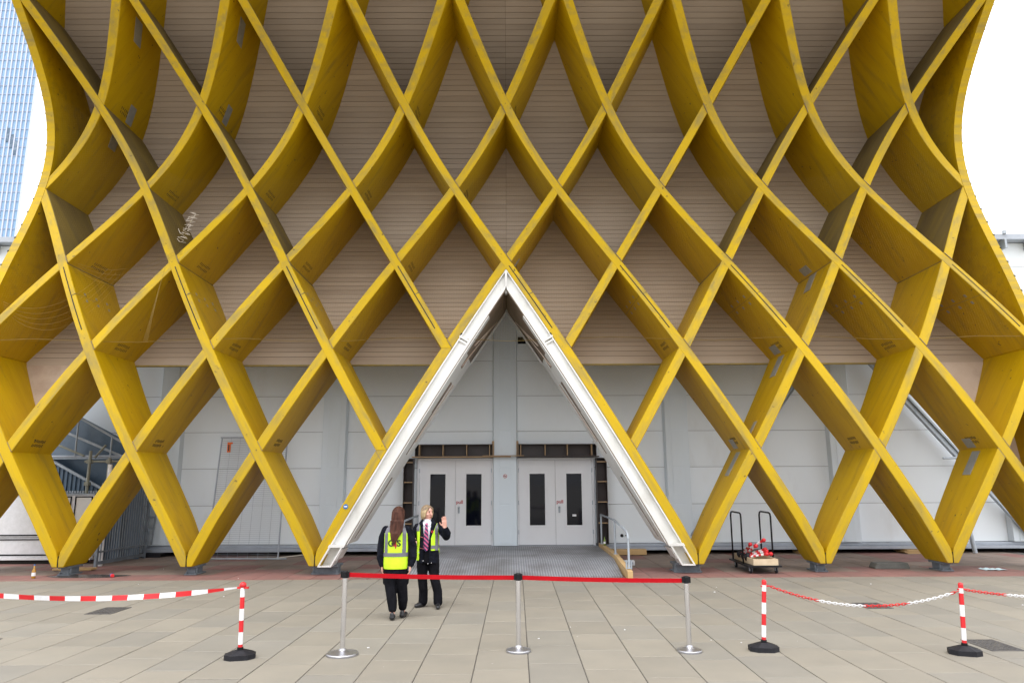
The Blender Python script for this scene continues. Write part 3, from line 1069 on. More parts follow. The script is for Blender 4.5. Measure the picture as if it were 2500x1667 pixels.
for i, cx in enumerate(cols):
    mb = MB()
    zb = 0.24 if i == 5 else 0.29
    mb.prismz([(cx - 0.36, WY - 0.004), (cx - 0.325, WY - 0.20), (cx + 0.325, WY - 0.20), (cx + 0.36, WY - 0.004)], zb, 9.05)
    col = part('column', mb, M['wallcol'], HALL, origin=(cx, WY, zb), bevel=0.012)
    for j in range(len(zrows) - 1):
        mb = MB()
        mb.box(cx - 0.165, cx + 0.165, WY - 0.212, WY - 0.195, zrows[j] + 0.02, zrows[j + 1] - 0.008)
        for q in (-0.14, 0.14):
            mb.tube([(cx + q, WY - 0.216, zrows[j] + 0.08), (cx + q, WY - 0.19, zrows[j] + 0.08)], 0.012, 6)
        part('cover_plate', mb, M['wallcol'], col, bevel=0.004)
mb = MB()                                     # core, floor edge and roof
mb.box(-24.3, 24.2, WY + 0.03, WY + 22, 0.16, 9.0)
part('core', mb, M['joint'], HALL)
mb = MB()
mb.box(-24.3, -2.75, WY - 0.14, WY + 0.0, 0.20, 0.28)
mb.box(2.6, 24.2, WY - 0.14, WY + 0.0, 0.20, 0.28)
mb.box(-24.3, -2.75, WY - 0.24, WY + 0.0, 0.11, 0.197)
mb.box(2.6, 24.2, WY - 0.24, WY + 0.0, 0.11, 0.197)
part('base_rail', mb, M['railgrey'], HALL, bevel=0.008)
mb = MB()
mb.box(-24.5, 24.4, WY - 0.35, WY + 0.05, 9.06, 9.22)
mb.prismz([(-24.5, WY - 0.3), (24.4, WY - 0.3), (24.4, WY + 22), (-24.5, WY + 22)], 9.22, 11.2, top=[(-24.5, WY + 10.9), (24.4, WY + 10.9), (24.4, WY + 11.1), (-24.5, WY + 11.1)])
part('roof', mb, M['railgrey'], HALL)
mb = MB()
for x in (-14.6, -15.4, 14.9, 15.7, 13.9, -13.8):
    mb.box(x - 0.03, x + 0.03, WY - 0.38, WY - 0.02, 8.78, 9.06)
    mb.box(x - 0.05, x + 0.05, WY - 0.40, WY - 0.34, 9.22, 9.32)
part('gutter_bracket', mb, M['steel'], HALL)
# diagonal stays on the hall's right half
def stay(a, b, w, name='diagonal_stay', m='steel'):
    a, b = Vector(a), Vector(b)
    d = (b - a).normalized()
    y = Vector((0, 1, 0))
    Mx = Matrix((d, y, d.cross(y))).transposed().to_4x4()
    Mx.translation = a
    L_ = (b - a).length
    mb = MB()
    mb.obox(Mx, 0, L_, -0.02, 0.11, -w, -w * 0.45)
    mb.obox(Mx, 0, L_, -0.02, 0.11, w * 0.45, w)
    mb.obox(Mx, 0, L_, 0.03, 0.06, -w * 0.45, w * 0.45)
    return part(name, mb, M[m], HALL, bevel=0.004)
stay((10.07, WY - 0.35, 5.9), (14.65, WY - 0.35, 0.3), 0.10)
stay((8.73, WY - 0.32, 5.3), (5.09, WY - 0.32, 0.5), 0.05)
mb = MB()
mb.tube([(12.55, WY - 0.4, 1.85), (12.75, WY - 0.5, 0.02)], 0.06, 10)
mb.tube([(12.2, WY - 0.45, 2.58), (13.1, WY - 0.45, 2.60)], 0.03, 8)
part('prop', mb, M['steel'], HALL)
# door sets
for di, (d0, d1) in enumerate(DOORS):
    mb = MB()
    mb.box(d0, d0 + 0.07, WY - 0.06, WY + 0.08, 0.24, DZT - 0.01)
    mb.box(d1 - 0.07, d1, WY - 0.06, WY + 0.08, 0.24, DZT - 0.01)
    mb.box(d0 + 0.07, d1 - 0.07, WY - 0.06, WY + 0.08, 2.59, DZT - 0.01)
    part('door_frame', mb, M['door'], HALL, bevel=0.006)
    xm = (d0 + d1) / 2
    for k, (a, b) in enumerate(((d0 + 0.075, xm - 0.004), (xm + 0.004, d1 - 0.075))):
        w0 = a + (b - a) * 0.285 if k == 0 else a + (b - a) * 0.29
        if di == 1 and k == 1: w0 = a + (b - a) * 0.29
        w1 = w0 + 0.455
        za, zb = 0.77, 2.215
        mb = MB()
        y0, y1 = WY - 0.03, WY + 0.02
        mb.box(a, w0, y0, y1, 0.25, 2.585)
        mb.box(w1, b, y0, y1, 0.25, 2.585)
        mb.box(w0, w1, y0, y1, 0.25, za)
        mb.box(w0, w1, y0, y1, zb, 2.585)
        leaf = part('door', mb, M['door'], HALL, origin=(a, WY, 0.25))
        mb = MB()
        for (p0, p1, q0, q1) in ((w0 - 0.035, w0 + 0.012, za - 0.035, zb + 0.035), (w1 - 0.012, w1 + 0.035, za - 0.035, zb + 0.035),
                                 (w0 + 0.012, w1 - 0.012, za - 0.035, za + 0.012), (w0 + 0.012, w1 - 0.012, zb - 0.012, zb + 0.035)):
            mb.box(p0, p1, WY - 0.042, WY - 0.024, q0, q1)
        part('glazing_bead', mb, M['door'], leaf, bevel=0.004)
        mb = MB()
        mb.box(w0, w1, WY - 0.012, WY - 0.002, za, zb)
        part('pane', mb, M['glass'], leaf)
        mb = MB()
        for z in (0.6, 1.4, 2.3):
            hx = a - 0.012 if k == 0 else b + 0.012
            mb.tube([(hx, WY - 0.05, z - 0.06), (hx, WY - 0.05, z + 0.06)], 0.014, 8)
        part('hinge', mb, M['steel'], leaf)
        if k == 1:
            hx = a + 0.10
            mb = MB()
            mb.box(hx - 0.025, hx + 0.025, WY - 0.04, WY - 0.028, 1.12, 1.30)
            mb.tube([(hx, WY - 0.04, 1.22), (hx, WY - 0.10, 1.22), (hx, WY - 0.11, 1.13)], 0.015, 8)
            mb.ball((hx, WY - 0.07, 1.28), 0.03, 8)
            part('handle', mb, M['steel'], leaf)
            tm = text_mesh('pull', 0.135, 0.002, 0.0025)
            tm.transform(Matrix.Translation((hx + 0.02 - a, -0.035, 1.425 - 0.25)) @ Matrix.Rotation(R(90), 4, 'X'))
            tm.materials.clear()
            to = mesh_obj('lettering', tm, M['redprint'], leaf)
        if di == 1 and k == 1:
            mb = MB()
            mb.box(w0 + 0.17, w0 + 0.28, WY - 0.018, WY - 0.0125, 1.02, 1.075)
            part('notice', mb, M['whiteplastic'], leaf)
# dark plywood boxes round the doors
def openbox(x0, x1, z0, z1, divs, vertical, lean=0.0):
    mb = MB()
    y0, y1 = WY - 0.34, WY - 0.02
    mb.box(x0, x1, y1 - 0.02, y1, z0, z1)
    t = 0.012
    def plank(a, b, c, d, m_):
        m_.box(a, b, y0, y1 - 0.021, c, d)
    plank(x0, x0 + t, z0, z1, mb); plank(x1 - t, x1, z0, z1, mb)
    plank(x0 + t, x1 - t, z0, z0 + t, mb); plank(x0 + t, x1 - t, z1 - t, z1, mb)
    e = y0 - 0.003
    bx = part('plywood_box', mb, M['filmply'], HALL, origin=(x0, WY, z0))
    for q in divs:
        fr = MB()
        if vertical: fr.box(q - t, q + t, e, y1 - 0.021, z0 + t, z1 - t)
        else: fr.box(x0 + t, x1 - t, e, y1 - 0.021, q - t, q + t)
        part('divider', fr, M['plyedge'], bx)
    return bx
openbox(-2.66, -0.46, 2.70, 3.03, (-2.54, -1.87, -1.20, -0.55), True)
openbox(0.23, 2.47, 2.70, 3.03, (0.33, 1.02, 1.65, 2.34), True)
openbox(-2.97, -2.70, 0.28, 2.64, (0.85, 1.42, 1.98, 2.53), False)
openbox(2.46, 2.75, 0.28, 2.64, (0.85, 1.42, 1.98, 2.53), False)
mb = MB()
mb.box(-2.74, 0.05, WY - 0.37, WY - 0.02, 2.665, 2.692)
mb.box(-0.75, 0.42, WY - 0.42, WY - 0.25, 2.694, 2.714)
part('ledge', mb, M['plyedge'], HALL)
mb = MB()
mb.box(0.26, 2.54, WY - 0.37, WY - 0.02, 2.665, 2.692)
part('ledge', mb, M['filmply'], HALL)
mb = MB()
for q in (-0.455, 0.235):
    mb.box(q - 0.03, q + 0.03, WY - 0.30, WY - 0.215, 2.71, 3.12)
part('upright', mb, M['plyedge'], HALL)
# outlet on the wall and a small dark louvre high up right of the column
mb = MB()
mb.tube([(3.16, WY - 0.03, 0.49), (3.16, WY + 0.01, 0.49)], 0.045, 16)
mb.tube([(3.26, WY - 0.02, 0.49), (3.26, WY + 0.01, 0.49)], 0.016, 10)
mb.box(0.27, 0.50, WY - 0.02, WY + 0.01, 5.98, 6.18)
part('vent', mb, M['black'], HALL)
mb = MB()
mb.tube([(-0.115, WY - 0.222, 2.14), (-0.115, WY - 0.2125, 2.14)], 0.058, 24)
sg = part('no_smoking_sign', mb, M['whiteplastic'])
tag(sg, 'small round no smoking sign on the white column between the doors', 'sign')
mb = MB()
mb.tube([(-0.115 + 0.047 * math.cos(k * math.pi / 10), WY - 0.224, 2.14 + 0.047 * math.sin(k * math.pi / 10)) for k in range(21)], 0.007, 6)
mb.tube([(-0.148, WY - 0.224, 2.173), (-0.082, WY - 0.224, 2.107)], 0.006, 6)
part('red_ring', mb, M['redprint'], sg)
mb = MB()
mb.box(-0.15, -0.085, WY - 0.2245, WY - 0.2215, 2.132, 2.146)
part('cigarette', mb, M['blackprint'], sg)

# ------------------------------------------------------------------ ramp with kerb timber and hand rails
RAMP = thing('ramp', 'chequer plate metal ramp rising from the paving to the double doors', 'ramp', (0.1, 18, 0))
WPOS[RAMP.name] = (0.1, 18, 0)
mb = MB()
xl0, xl1, xr0, xr1 = -2.32, -2.42, 2.40, 2.46
mb.hexa([(xl0, 15.74, 0.0), (xr0, 15.74, 0.0), (xr1, 17.4, 0.0), (xl1, 17.4, 0.0), (xl0, 15.74, 0.022), (xr0, 15.74, 0.022), (xr1, 17.4, 0.205), (xl1, 17.4, 0.205)])
part('ramp_plate', mb, M['chequer'], RAMP)
mb = MB()
mb.hexa([(xl1, 17.405, 0.0), (xr1, 17.405, 0.0), (xr1, WY - 0.21, 0.0), (xl1, WY - 0.21, 0.0), (xl1, 17.405, 0.207), (xr1, 17.405, 0.207), (xr1, WY - 0.21, 0.235), (xl1, WY - 0.21, 0.235)])
part('landing_plate', mb, M['chequer'], RAMP)
mb = MB()
for d0, d1 in DOORS:
    mb.box(d0, d1, WY - 0.2, WY + 0.02, 0.15, 0.236)
part('threshold', mb, M['railgrey'], RAMP)
for s, xa, xb in ((1, 2.465, 2.44), (-1, -2.425, -2.36)):
    mb = MB()
    w = 0.11 * s
    z0 = 0.004
    for (ya, yb, xa_, xb_, ha, hb) in ((15.35, 17.4, xb, xa, 0.17, 0.30), (17.41, 20.4, xa, xa, 0.30, 0.32)):
        p = [(xa_, ya, z0), (xa_ + w, ya, z0), (xb_ + w, yb, z0), (xb_, yb, z0), (xa_, ya, ha), (xa_ + w, ya, ha), (xb_ + w, yb, hb), (xb_, yb, hb)]
        if s < 0: p = [p[1], p[0], p[3], p[2], p[5], p[4], p[7], p[6]]
        mb.hexa(p)
    part('kerb_timber', mb, M['pine'], RAMP, bevel=0.008)
def handrail(s, label):
    t = thing('handrail', label, 'handrail', (s * 2.5, 17.4, 0))
    WPOS[t.name] = (s * 2.5, 17.4, 0)
    x = s * 2.51
    mb = MB()
    mb.tube([(x, 20.1, 1.09), (x, 17.45, 1.08), (x, 15.75, 0.93), (x, 15.62, 0.86), (x, 15.58, 0.76)], 0.024, 10)
    part('rail', mb, M['steel'], t, smooth=True)
    for y, za, zb in ((20.08, 0.32, 1.08), (17.5, 0.305, 1.07), (15.58, 0.20, 0.77)):
        mb = MB()
        mb.tube([(x, y, za), (x, y, zb)], 0.024, 10)
        mb.box(x - 0.04, x + 0.04, y - 0.05, y + 0.05, za - 0.003, za + 0.012)
        part('post', mb, M['steel'], t)
    mb = MB()
    for q in (-0.05, 0.05):
        mb.tube([(x + q, 15.60, 0.18), (x + q, 15.60, 0.36)], 0.018, 8)
    part('bolt', mb, M['steel'], t)
handrail(1, 'galvanised handrail on the right kerb timber of the ramp')
handrail(-1, 'galvanised handrail mostly hidden behind the two guards')

# ------------------------------------------------------------------ ground and paving
mb = MB()
mb.box(-1500, 1500, -300, 2500, -0.4, -0.06)
structure('ground', mb, M['farground'], origin=(0, 0, 0))
mb = MB()
mb.box(-14.2, 14.2, 0.5, 26, -0.056, -0.012)
PAVE = structure('pavement', mb, M['ground'], origin=(0, 10, 0))
WPOS[PAVE.name] = (0, 10, 0)
def slab_mesh(L_, W_, m_):
    mb = MB()
    c = 0.006
    x, y = W_ / 2 - 0.0055, L_ / 2 - 0.0055
    mb.prismz([(-x, -y), (x, -y), (x, y), (-x, y)], -0.04, -c * 0.6)
    mb.add([(-x, -y, -c * 0.6), (x, -y, -c * 0.6), (x, y, -c * 0.6), (-x, y, -c * 0.6), (-x + c, -y + c, 0), (x - c, -y + c, 0), (x - c, y - c, 0), (-x + c, y - c, 0)],
           [(4, 5, 6, 7), (0, 1, 5, 4), (1, 2, 6, 5), (2, 3, 7, 6), (3, 0, 4, 7)])
    return mb.mesh('paving_slab', m_)
SW, SL = 0.6, 0.9
ANG = R(-0.53)
ca, sa = math.cos(ANG), math.sin(ANG)
BAND = 15.62
shared = [slab_mesh(SL, SW, M['slab']), slab_mesh(SL, SW, M['slabgrey'])]
rest = MB()
spots = []
mholes = [(-6.42, 12.04, 0.42, 0.62), (5.88, 12.14, 0.42, 0.55), (5.94, 9.31, 0.40, 0.62), (-6.9, 9.75, 0.42, 0.5)]
for i in range(-19, 20):
    offs = random.choice((0.0, 0.3, 0.45, 0.6, 0.18)) + (0.45 if i % 2 else 0)
    x = 0.13 + 0.3 + i * SW
    for j in range(-2, 20):
        y = offs + j * SL
        wx, wy = ca * x - sa * y, sa * x + ca * y
        if wy + SL / 2 < 0.6 or wy - SL / 2 > BAND: continue
        L_ = SL
        y1 = min(wy + SL / 2, BAND)
        y0 = wy - SL / 2
        spots.append((wx, (y0 + y1) / 2, y1 - y0))
def seen(px, py):
    if py < 6.4: return False
    return abs(px) < 0.735 * py + 0.5
spots.sort(key=lambda q: q[1])
cnt = 0
for (px, py, ll) in spots:
    if seen(px, py) and cnt < 298:
        cut = abs(ll - SL) > 0.02
        g = random.random() < 0.3
        if cut:
            me = slab_mesh(ll, SW, M['slabgrey' if g else 'slab'])
        else:
            me = shared[1 if g else 0]
        o = bpy.data.objects.new('paving_slab', me)
        C.objects.link(o)
        o.parent = PAVE
        o.location = (px, py - 10, random.uniform(-0.0015, 0.0015))
        o.rotation_euler = (random.uniform(-0.0015, 0.0015), random.uniform(-0.0015, 0.0015), ANG)
        cnt += 1
    else:
        x, y = SW / 2 - 0.005, ll / 2 - 0.005
        rest.prismz([(px - x, py - y), (px + x, py - y), (px + x, py + y), (px - x, py + y)], -0.04, 0.0)
rs = part('paving_slab', rest, M['slab'], PAVE)
tag(rs, kind='stuff')
# dark red and brown strip under the pavilion
mb = MB()
mb.box(-14.2, 14.2, BAND + 0.01, 26, -0.0115, -0.008)
RP = structure('red_pavement', mb, M['ground'], origin=(0, 18, 0))
WPOS[RP.name] = (0, 18, 0)
shr = [slab_mesh(SL, SW, M['redslab']), slab_mesh(SL, SW, M['brownslab'])]
for me in shr:
    for v in me.vertices:
        if v.co.z < -0.02: v.co.z = -0.007
rest = MB()
for i in range(-23, 23):
    for j in range(0, 6):
        x = (i + 0.5) * SW
        y = BAND + 0.02 + (j + 0.5) * SL
        if j: y += (0.0 if i % 2 else 0.0)
        blk = noise.noise(Vector((i * 0.33, j * 0.8, 3.1)))
        red = j == 0 or (j == 1 and blk > -0.05) or blk > 0.2
        if abs(x) < 0.735 * y + 0.4 and not (-2.3 < x < 2.4 and j > 0):
            o = bpy.data.objects.new('paver', shr[0 if red else 1])
            C.objects.link(o)
            o.parent = RP
            o.location = (x, y - 18, random.uniform(-0.001, 0.001))
for (hx, hy, hw, hl) in mholes:
    t = thing('manhole_cover', {-6.42: 'dark iron cover in the paving below the striped tape', 5.88: 'dark iron cover under the sagging chain',
               5.94: 'large dark iron cover behind the rightmost chain post', -6.9: 'dark iron cover at the left edge of the paving'}[hx], 'manhole cover', (hx, hy, 0.002), 'iron covers in the paving')
    WPOS[t.name] = (hx, hy, 0.002)
    t.rotation_euler = (0, 0, ANG)
    mb = MB()
    for (a, b, c, d) in ((-hw / 2, -hw / 2 + 0.03, -hl / 2, hl / 2), (hw / 2 - 0.03, hw / 2, -hl / 2, hl / 2), (-hw / 2 + 0.03, hw / 2 - 0.03, -hl / 2, -hl / 2 + 0.03), (-hw / 2 + 0.03, hw / 2 - 0.03, hl / 2 - 0.03, hl / 2)):
        mb.box(hx + a, hx + b, hy + c, hy + d, 0.0, 0.006)
    part('frame', mb, M['iron'], t)
    mb = MB()
    mb.box(hx - hw / 2 + 0.034, hx + hw / 2 - 0.034, hy - hl / 2 + 0.034, hy + hl / 2 - 0.034, 0.0, 0.005)
    for k in range(5):
        for l in range(7):
            cx, cy = hx - hw / 2 + 0.08 + k * (hw - 0.16) / 4, hy - hl / 2 + 0.08 + l * (hl - 0.16) / 6
            mb.box(cx - 0.014, cx + 0.014, cy - 0.014, cy + 0.014, 0.004, 0.009)
    part('lid', mb, M['iron'], t)

# ------------------------------------------------------------------ belt barrier posts and belts
def stanchion(x, y, h, rb, label, rot):
    t = thing('barrier_post', label, 'barrier post', (x, y, 0), 'steel belt barrier posts')
    WPOS[t.name] = (x, y, 0)
    mb = MB()
    mb.lathe((x, y), [(rb, 0.0), (rb, 0.018), (rb * 0.96, 0.028), (rb * 0.45, 0.042), (0.045, 0.055), (0.034, 0.075)], 36)
    part('base', mb, M['disc'], t, smooth=False, bevel=0.002)
    mb = MB()
    mb.tube([(x, y, 0.05), (x, y, h - 0.075)], 0.0315, 32, cap=False)
    part('pole', mb, M['chrome'], t, smooth=True)
    mb = MB()
    mb.lathe((x, y), [(0.033, h - 0.085), (0.036, h - 0.08), (0.036, h - 0.008), (0.030, h)], 24)
    for k in range(4):
        a = rot + k * math.pi / 2
        c_, s_ = math.cos(a), math.sin(a)
        Mx = Matrix.Rotation(a, 4, 'Z')
        Mx.translation = (x, y, 0)
        mb.obox(Mx, 0.028, 0.052, -0.018, 0.018, h - 0.078, h - 0.008)
    part('belt_head', mb, M['black'], t, bevel=0.003)
    mb = MB()
    mb.cyl((x, y), 0.0325, h - 0.14, h - 0.086, 24)
    part('collar', mb, M['chrome'], t)
    return t
S = ((-1.985, 9.0, 0.955, 0.19), (0.105, 9.12, 0.902, 0.15), (2.150, 9.07, 0.865, 0.15))
stanchion(*S[0], 'steel belt barrier post beside the guard seen from behind', 0)
stanchion(*S[1], 'steel belt barrier post in the middle of the red belt', 0.05)
stanchion(*S[2], 'steel belt barrier post at the right end of the red belt', 0)
def belt(a, b, za, zb, label, sag_=0.01):
    mb = MB()
    n = 16
    v = []
    for k in range(n + 1):
        t_ = k / n
        x, y = a[0] + (b[0] - a[0]) * t_, a[1] + (b[1] - a[1]) * t_
        z = za + (zb - za) * t_ - sag_ * 4 * t_ * (1 - t_)
        for (dy, dz) in ((-0.001, -0.026), (0.001, -0.026), (0.001, 0.026), (-0.001, 0.026)):
            v.append((x, y + dy, z + dz))
    f = []
    for k in range(n):
        for j in range(4):
            f.append((4 * k + j, 4 * k + (j + 1) % 4, 4 * k + 4 + (j + 1) % 4, 4 * k + 4 + j))
    f += [(3, 2, 1, 0), tuple(range(4 * n, 4 * n + 4))]
    mb.add(v, f)
    o = part('barrier_belt', mb, M['belt'])
    tag(o, label, 'barrier belt', 'red retractable belts')
belt((S[0][0] + 0.05, 9.0), (S[1][0] - 0.05, 9.12), 0.908, 0.85, 'red belt stretched in front of the two guards')
belt((S[1][0] + 0.05, 9.12), (S[2][0] - 0.05, 9.07), 0.85, 0.812, 'red belt stretched in front of the ramp to the right')

# ------------------------------------------------------------------ chain posts, chain and striped tape
def chain_post(x, y, h, lean, rot, label, ball=False):
    t = thing('chain_post', label, 'chain post', (x, y, 0), 'red and white chain posts')
    WPOS[t.name] = (x, y, 0)
    mb = MB()
    Mx = Matrix.Rotation(rot, 4, 'Z')
    def oct_(sx, sy):
        return [(sx, -sy * 0.45), (sx, sy * 0.45), (sx * 0.55, sy), (-sx * 0.55, sy), (-sx, sy * 0.45), (-sx, -sy * 0.45), (-sx * 0.55, -sy), (sx * 0.55, -sy)]
    def tf(pl):
        return [tuple((Mx @ Vector((a, b, 0)))[:2]) for a, b in pl]
    sh = lambda pl: [(a + x, b + y) for a, b in pl]
    mb.prismz(sh(tf(oct_(0.17, 0.135))), 0, 0.055)
    mb.prismz(sh(tf(oct_(0.165, 0.13))), 0.055, 0.095, 0, top=sh(tf(oct_(0.055, 0.05))))
    part('base', mb, M['rubber'], t)
    mb = MB()
    Mx2 = Matrix.Rotation(rot + 0.5, 4, 'Z')
    Mx2.translation = (x, y, 0)
    mb.hexa([Mx2 @ Vector(q) for q in ((0.045, -0.03, 0.06), (0.16, -0.03, 0.05), (0.16, 0.03, 0.05), (0.045, 0.03, 0.06), (0.045, -0.03, 0.1), (0.155, -0.03, 0.064), (0.155, 0.03, 0.064), (0.045, 0.03, 0.1))])
    part('grip_slot', mb, M['black'], t)
    cuts = [0.10, 0.155, 0.29, 0.42, 0.55, 0.68, h - 0.06]
    top = Vector((x + lean, y, h))
    bot = Vector((x, y, 0))
    at = lambda z: bot.lerp(top, z / h)
    mb = MB()
    for k in range(len(cuts) - 1):
        mb.tube([at(cuts[k]), at(cuts[k + 1])], 0.026, 16, (0, 1)[k % 2])
    part('pole', mb, [M['red'], M['whiteplastic']], t)
    mb = MB()
    mb.tube([at(0.085), at(0.125)], 0.034, 16)
    part('socket', mb, M['black'], t)
    mb = MB()
    mb.tube([at(h - 0.062), at(h - 0.02), at(h - 0.004), at(h)], [0.028, 0.028, 0.02, 0.008], 14)
    if ball:
        mb.ball(at(h - 0.035), 0.045, 8, sc=(0.9, 0.9, 0.8))
        mb.box(top.x - 0.06, top.x + 0.07, y - 0.02, y + 0.02, h - 0.075, h - 0.055)
    else:
        mb.box(top.x - 0.045, top.x + 0.045, y - 0.01, y + 0.01, h - 0.085, h - 0.07)
    part('cap', mb, M['red'], t)
    return t
chain_post(-3.143, 8.86, 0.85, -0.02, 0.25, 'red and white post at the end of the striped tape', True)
chain_post(3.05, 9.1, 0.815, 0.062, -0.1, 'red and white post left of the sagging chain')
chain_post(5.33, 8.87, 0.80, 0.045, -0.35, 'leaning red and white post right of the sagging chain')
chain_post(7.94, 8.9, 0.80, 0.0, 0.1, 'upright red and white post at the far right end of the chain')
chain_post(-7.64, 9.3, 0.86, 0.0, 0.2, 'red and white post at the far left end of the striped tape', True)
def chain(a, b, sag_, cuts, label, first):
    a, b = Vector(a), Vector(b)
    t = thing('plastic_chain', label, 'chain', tuple((a + b) / 2), 'red and white plastic chains')
    WPOS[t.name] = tuple((a + b) / 2)
    n = int((b - a).length * 1.12 / 0.040)
    pos = lambda q: a.lerp(b, q) + Vector((0, 0, -sag_ * 4 * q * (1 - q)))
    secs = {}
    for k in range(n):
        q = (k + 0.5) / n
        c = pos(q)
        d = (pos(min(q + 0.01, 1)) - pos(max(q - 0.01, 0))).normalized()
        up = Vector((0, 0, 1))
        side = d.cross(up).normalized()
        up = side.cross(d)
        if k % 2: side, up = up, side
        ring = []
        for m_ in range(13):
            an = 2 * math.pi * m_ / 12
            ring.append(c + d * 0.029 * math.cos(an) + (side * 0.014 + up * 0.004) * math.sin(an))
        idx = sum(q > z for z in cuts)
        secs.setdefault(idx, MB()).tube(ring, 0.0045, 5, cap=False)
    for idx in sorted(secs):
        red = (idx % 2 == 0) == first
        part('red_links' if red else 'white_links', secs[idx], M['red'] if red else M['whiteplastic'], t)
chain((3.155, 9.1, 0.745), (5.33, 8.87, 0.70), 0.20, (0.26, 0.505, 0.74, 0.975), 'red and white plastic chain sagging between two posts', True)
chain((5.40, 8.87, 0.72), (7.9, 8.9, 0.72), 0.10, (0.20, 0.45, 0.70), 'red and white plastic chain running off to the right edge', True)
# tape
def tape(a, b, sag_, label):
    a, b = Vector(a), Vector(b)
    t = thing('warning_tape', label, 'barrier tape', tuple(b))
    WPOS[t.name] = tuple(b)
    L_ = (b - a).length
    pos = lambda q: a.lerp(b, q) + Vector((0, 0, -sag_ * 4 * q * (1 - q)))
    pos = lambda q: a.lerp(b, q) + Vector((0, 0, -sag_ * 4 * q * (1 - q)))
    wid = lambda q: 0.029 * min(1.0, 0.25 + (1 - q) * 6)
    def edge(q):
        p = pos(q)
        up = Vector((0, math.sin(0.25 * math.sin(q * 11)), math.cos(0.25 * math.sin(q * 11)))) * wid(q)
        th = Vector((0, 0.0012, 0))
        return [p - up - th, p - up + th, p + up + th, p + up - th]
    n = int(L_ / 0.2) + 1
    for k in range(n):
        q1, q0 = 1 - k * 0.2 / L_, max(0.0, 1 - (k + 1) * 0.2 / L_)
        mb = MB()
        for j in range(5):
            mb.hexa(edge(q0 + (q1 - q0) * j / 5) + edge(q0 + (q1 - q0) * (j + 1) / 5))
        part('red_stripe' if k % 2 else 'white_stripe', mb, M['red'] if k % 2 else M['whiteplastic'], t)
tape((-7.6, 9.3, 0.80), (-3.19, 8.86, 0.79), 0.155, 'red and white striped tape sagging across the left paving')

# ------------------------------------------------------------------ trolley with crate and stored posts
TR = thing('trolley', 'black flatbed trolley with two hoop handles under the right lattice', 'trolley', (5.55, 16.85, 0))
WPOS[TR.name] = (5.55, 16.85, 0)
mb = MB()
mb.hexa([(5.17, 16.1, 0.145), (5.92, 16.1, 0.145), (5.98, 17.62, 0.145), (5.23, 17.62, 0.145), (5.17, 16.1, 0.18), (5.92, 16.1, 0.18), (5.98, 17.62, 0.18), (5.23, 17.62, 0.18)])
part('deck', mb, M['black'], TR, bevel=0.006)
for x0_, x1_ in ((5.215, 5.265), (5.885, 5.945)):
    mb = MB()
    pts = [(x0_, 16.52, 0.16), (x0_ + 0.005, 16.52, 1.19), (x0_ + 0.01, 16.56, 1.255), (x0_ + 0.012, 16.64, 1.275), (x1_, 17.30, 1.275), (x1_, 17.38, 1.255), (x1_, 17.42, 1.19), (x1_, 17.42, 0.16)]
    mb.tube(pts, 0.019, 10)
    part('handle', mb, M['black'], TR, smooth=True)
for (x, y) in ((5.29, 16.28), (5.85, 16.28), (5.32, 17.4), (5.88, 17.4)):
    mb = MB()
    mb.tube([(x - 0.016, y, 0.056), (x + 0.016, y, 0.056)], 0.056, 16)
    w = part('wheel', mb, M['rubber'], TR)
    mb = MB()
    mb.box(x - 0.028, x - 0.02, y - 0.03, y + 0.04, 0.05, 0.146)
    mb.box(x + 0.02, x + 0.028, y - 0.03, y + 0.04, 0.05, 0.146)
    part('fork', mb, M['steel'], w)
CR = thing('crate', 'open pale wooden crate on the black trolley', 'crate', (5.6, 16.8, 0.18))
WPOS[CR.name] = (5.6, 16.8, 0.18)
for nm, bx in (('side_board', (5.315, 5.34, 16.13, 17.5)), ('side_board', (5.83, 5.855, 16.13, 17.5)), ('end_board', (5.341, 5.829, 16.13, 16.155)), ('end_board', (5.341, 5.829, 17.475, 17.5))):
    mb = MB()
    mb.box(*bx, 0.182, 0.315)
    part(nm, mb, M['crate'], CR, bevel=0.003)
mb = MB()
mb.box(5.341, 5.829, 16.156, 17.474, 0.182, 0.195)
part('floor', mb, M['crate'], CR)
# stored posts: bases in the crate's far end, ball tops towards the viewer
stored = [((5.36, 17.10, 0.34), (5.70, 16.50, 0.684), 'topmost stored post with its ball sticking out of the crate'),
          ((5.40, 17.15, 0.33), (5.454, 16.70, 0.577), 'stored post with its ball leaning left over the crate'),
          ((5.41, 17.00, 0.33), (5.517, 16.50, 0.558), 'stored post with its ball in the middle of the pile'),
          ((5.40, 17.05, 0.30), (5.782, 16.70, 0.468), 'stored post lying back in the pile at the right'),
          ((5.39, 16.90, 0.30), (5.746, 16.50, 0.446), 'stored post lying second from the right in the pile'),
          ((5.37, 16.62, 0.31), (5.69, 16.35, 0.40), 'stored post lying lowest across the front of the crate'),
          ((5.40, 16.60, 0.335), (5.783, 16.35, 0.40), 'stored post with the rightmost ball over the crate')]
for k, (a, b, lab) in enumerate(stored):
    a, b = Vector(a), Vector(b)
    t = thing('striped_post', lab, 'striped post', tuple(a), 'striped posts stored in the crate')
    WPOS[t.name] = tuple(a)
    mb = MB()
    n = 7
    for j in range(n):
        mb.tube([a.lerp(b, j / n), a.lerp(b, (j + 1) / n)], 0.026, 10, j % 2)
    part('pole', mb, [M['red'], M['whiteplastic']], t)
    mb = MB()
    mb.ball(b, 0.045, 8)
    part('ball', mb, M['red'], t, smooth=True)
    mb = MB()
    d = (a - b).normalized()
    mb.tube([a, a + d * 0.04, a + d * 0.07], [0.06, 0.085, 0.08], 8)
    part('base', mb, M['rubber'], t)

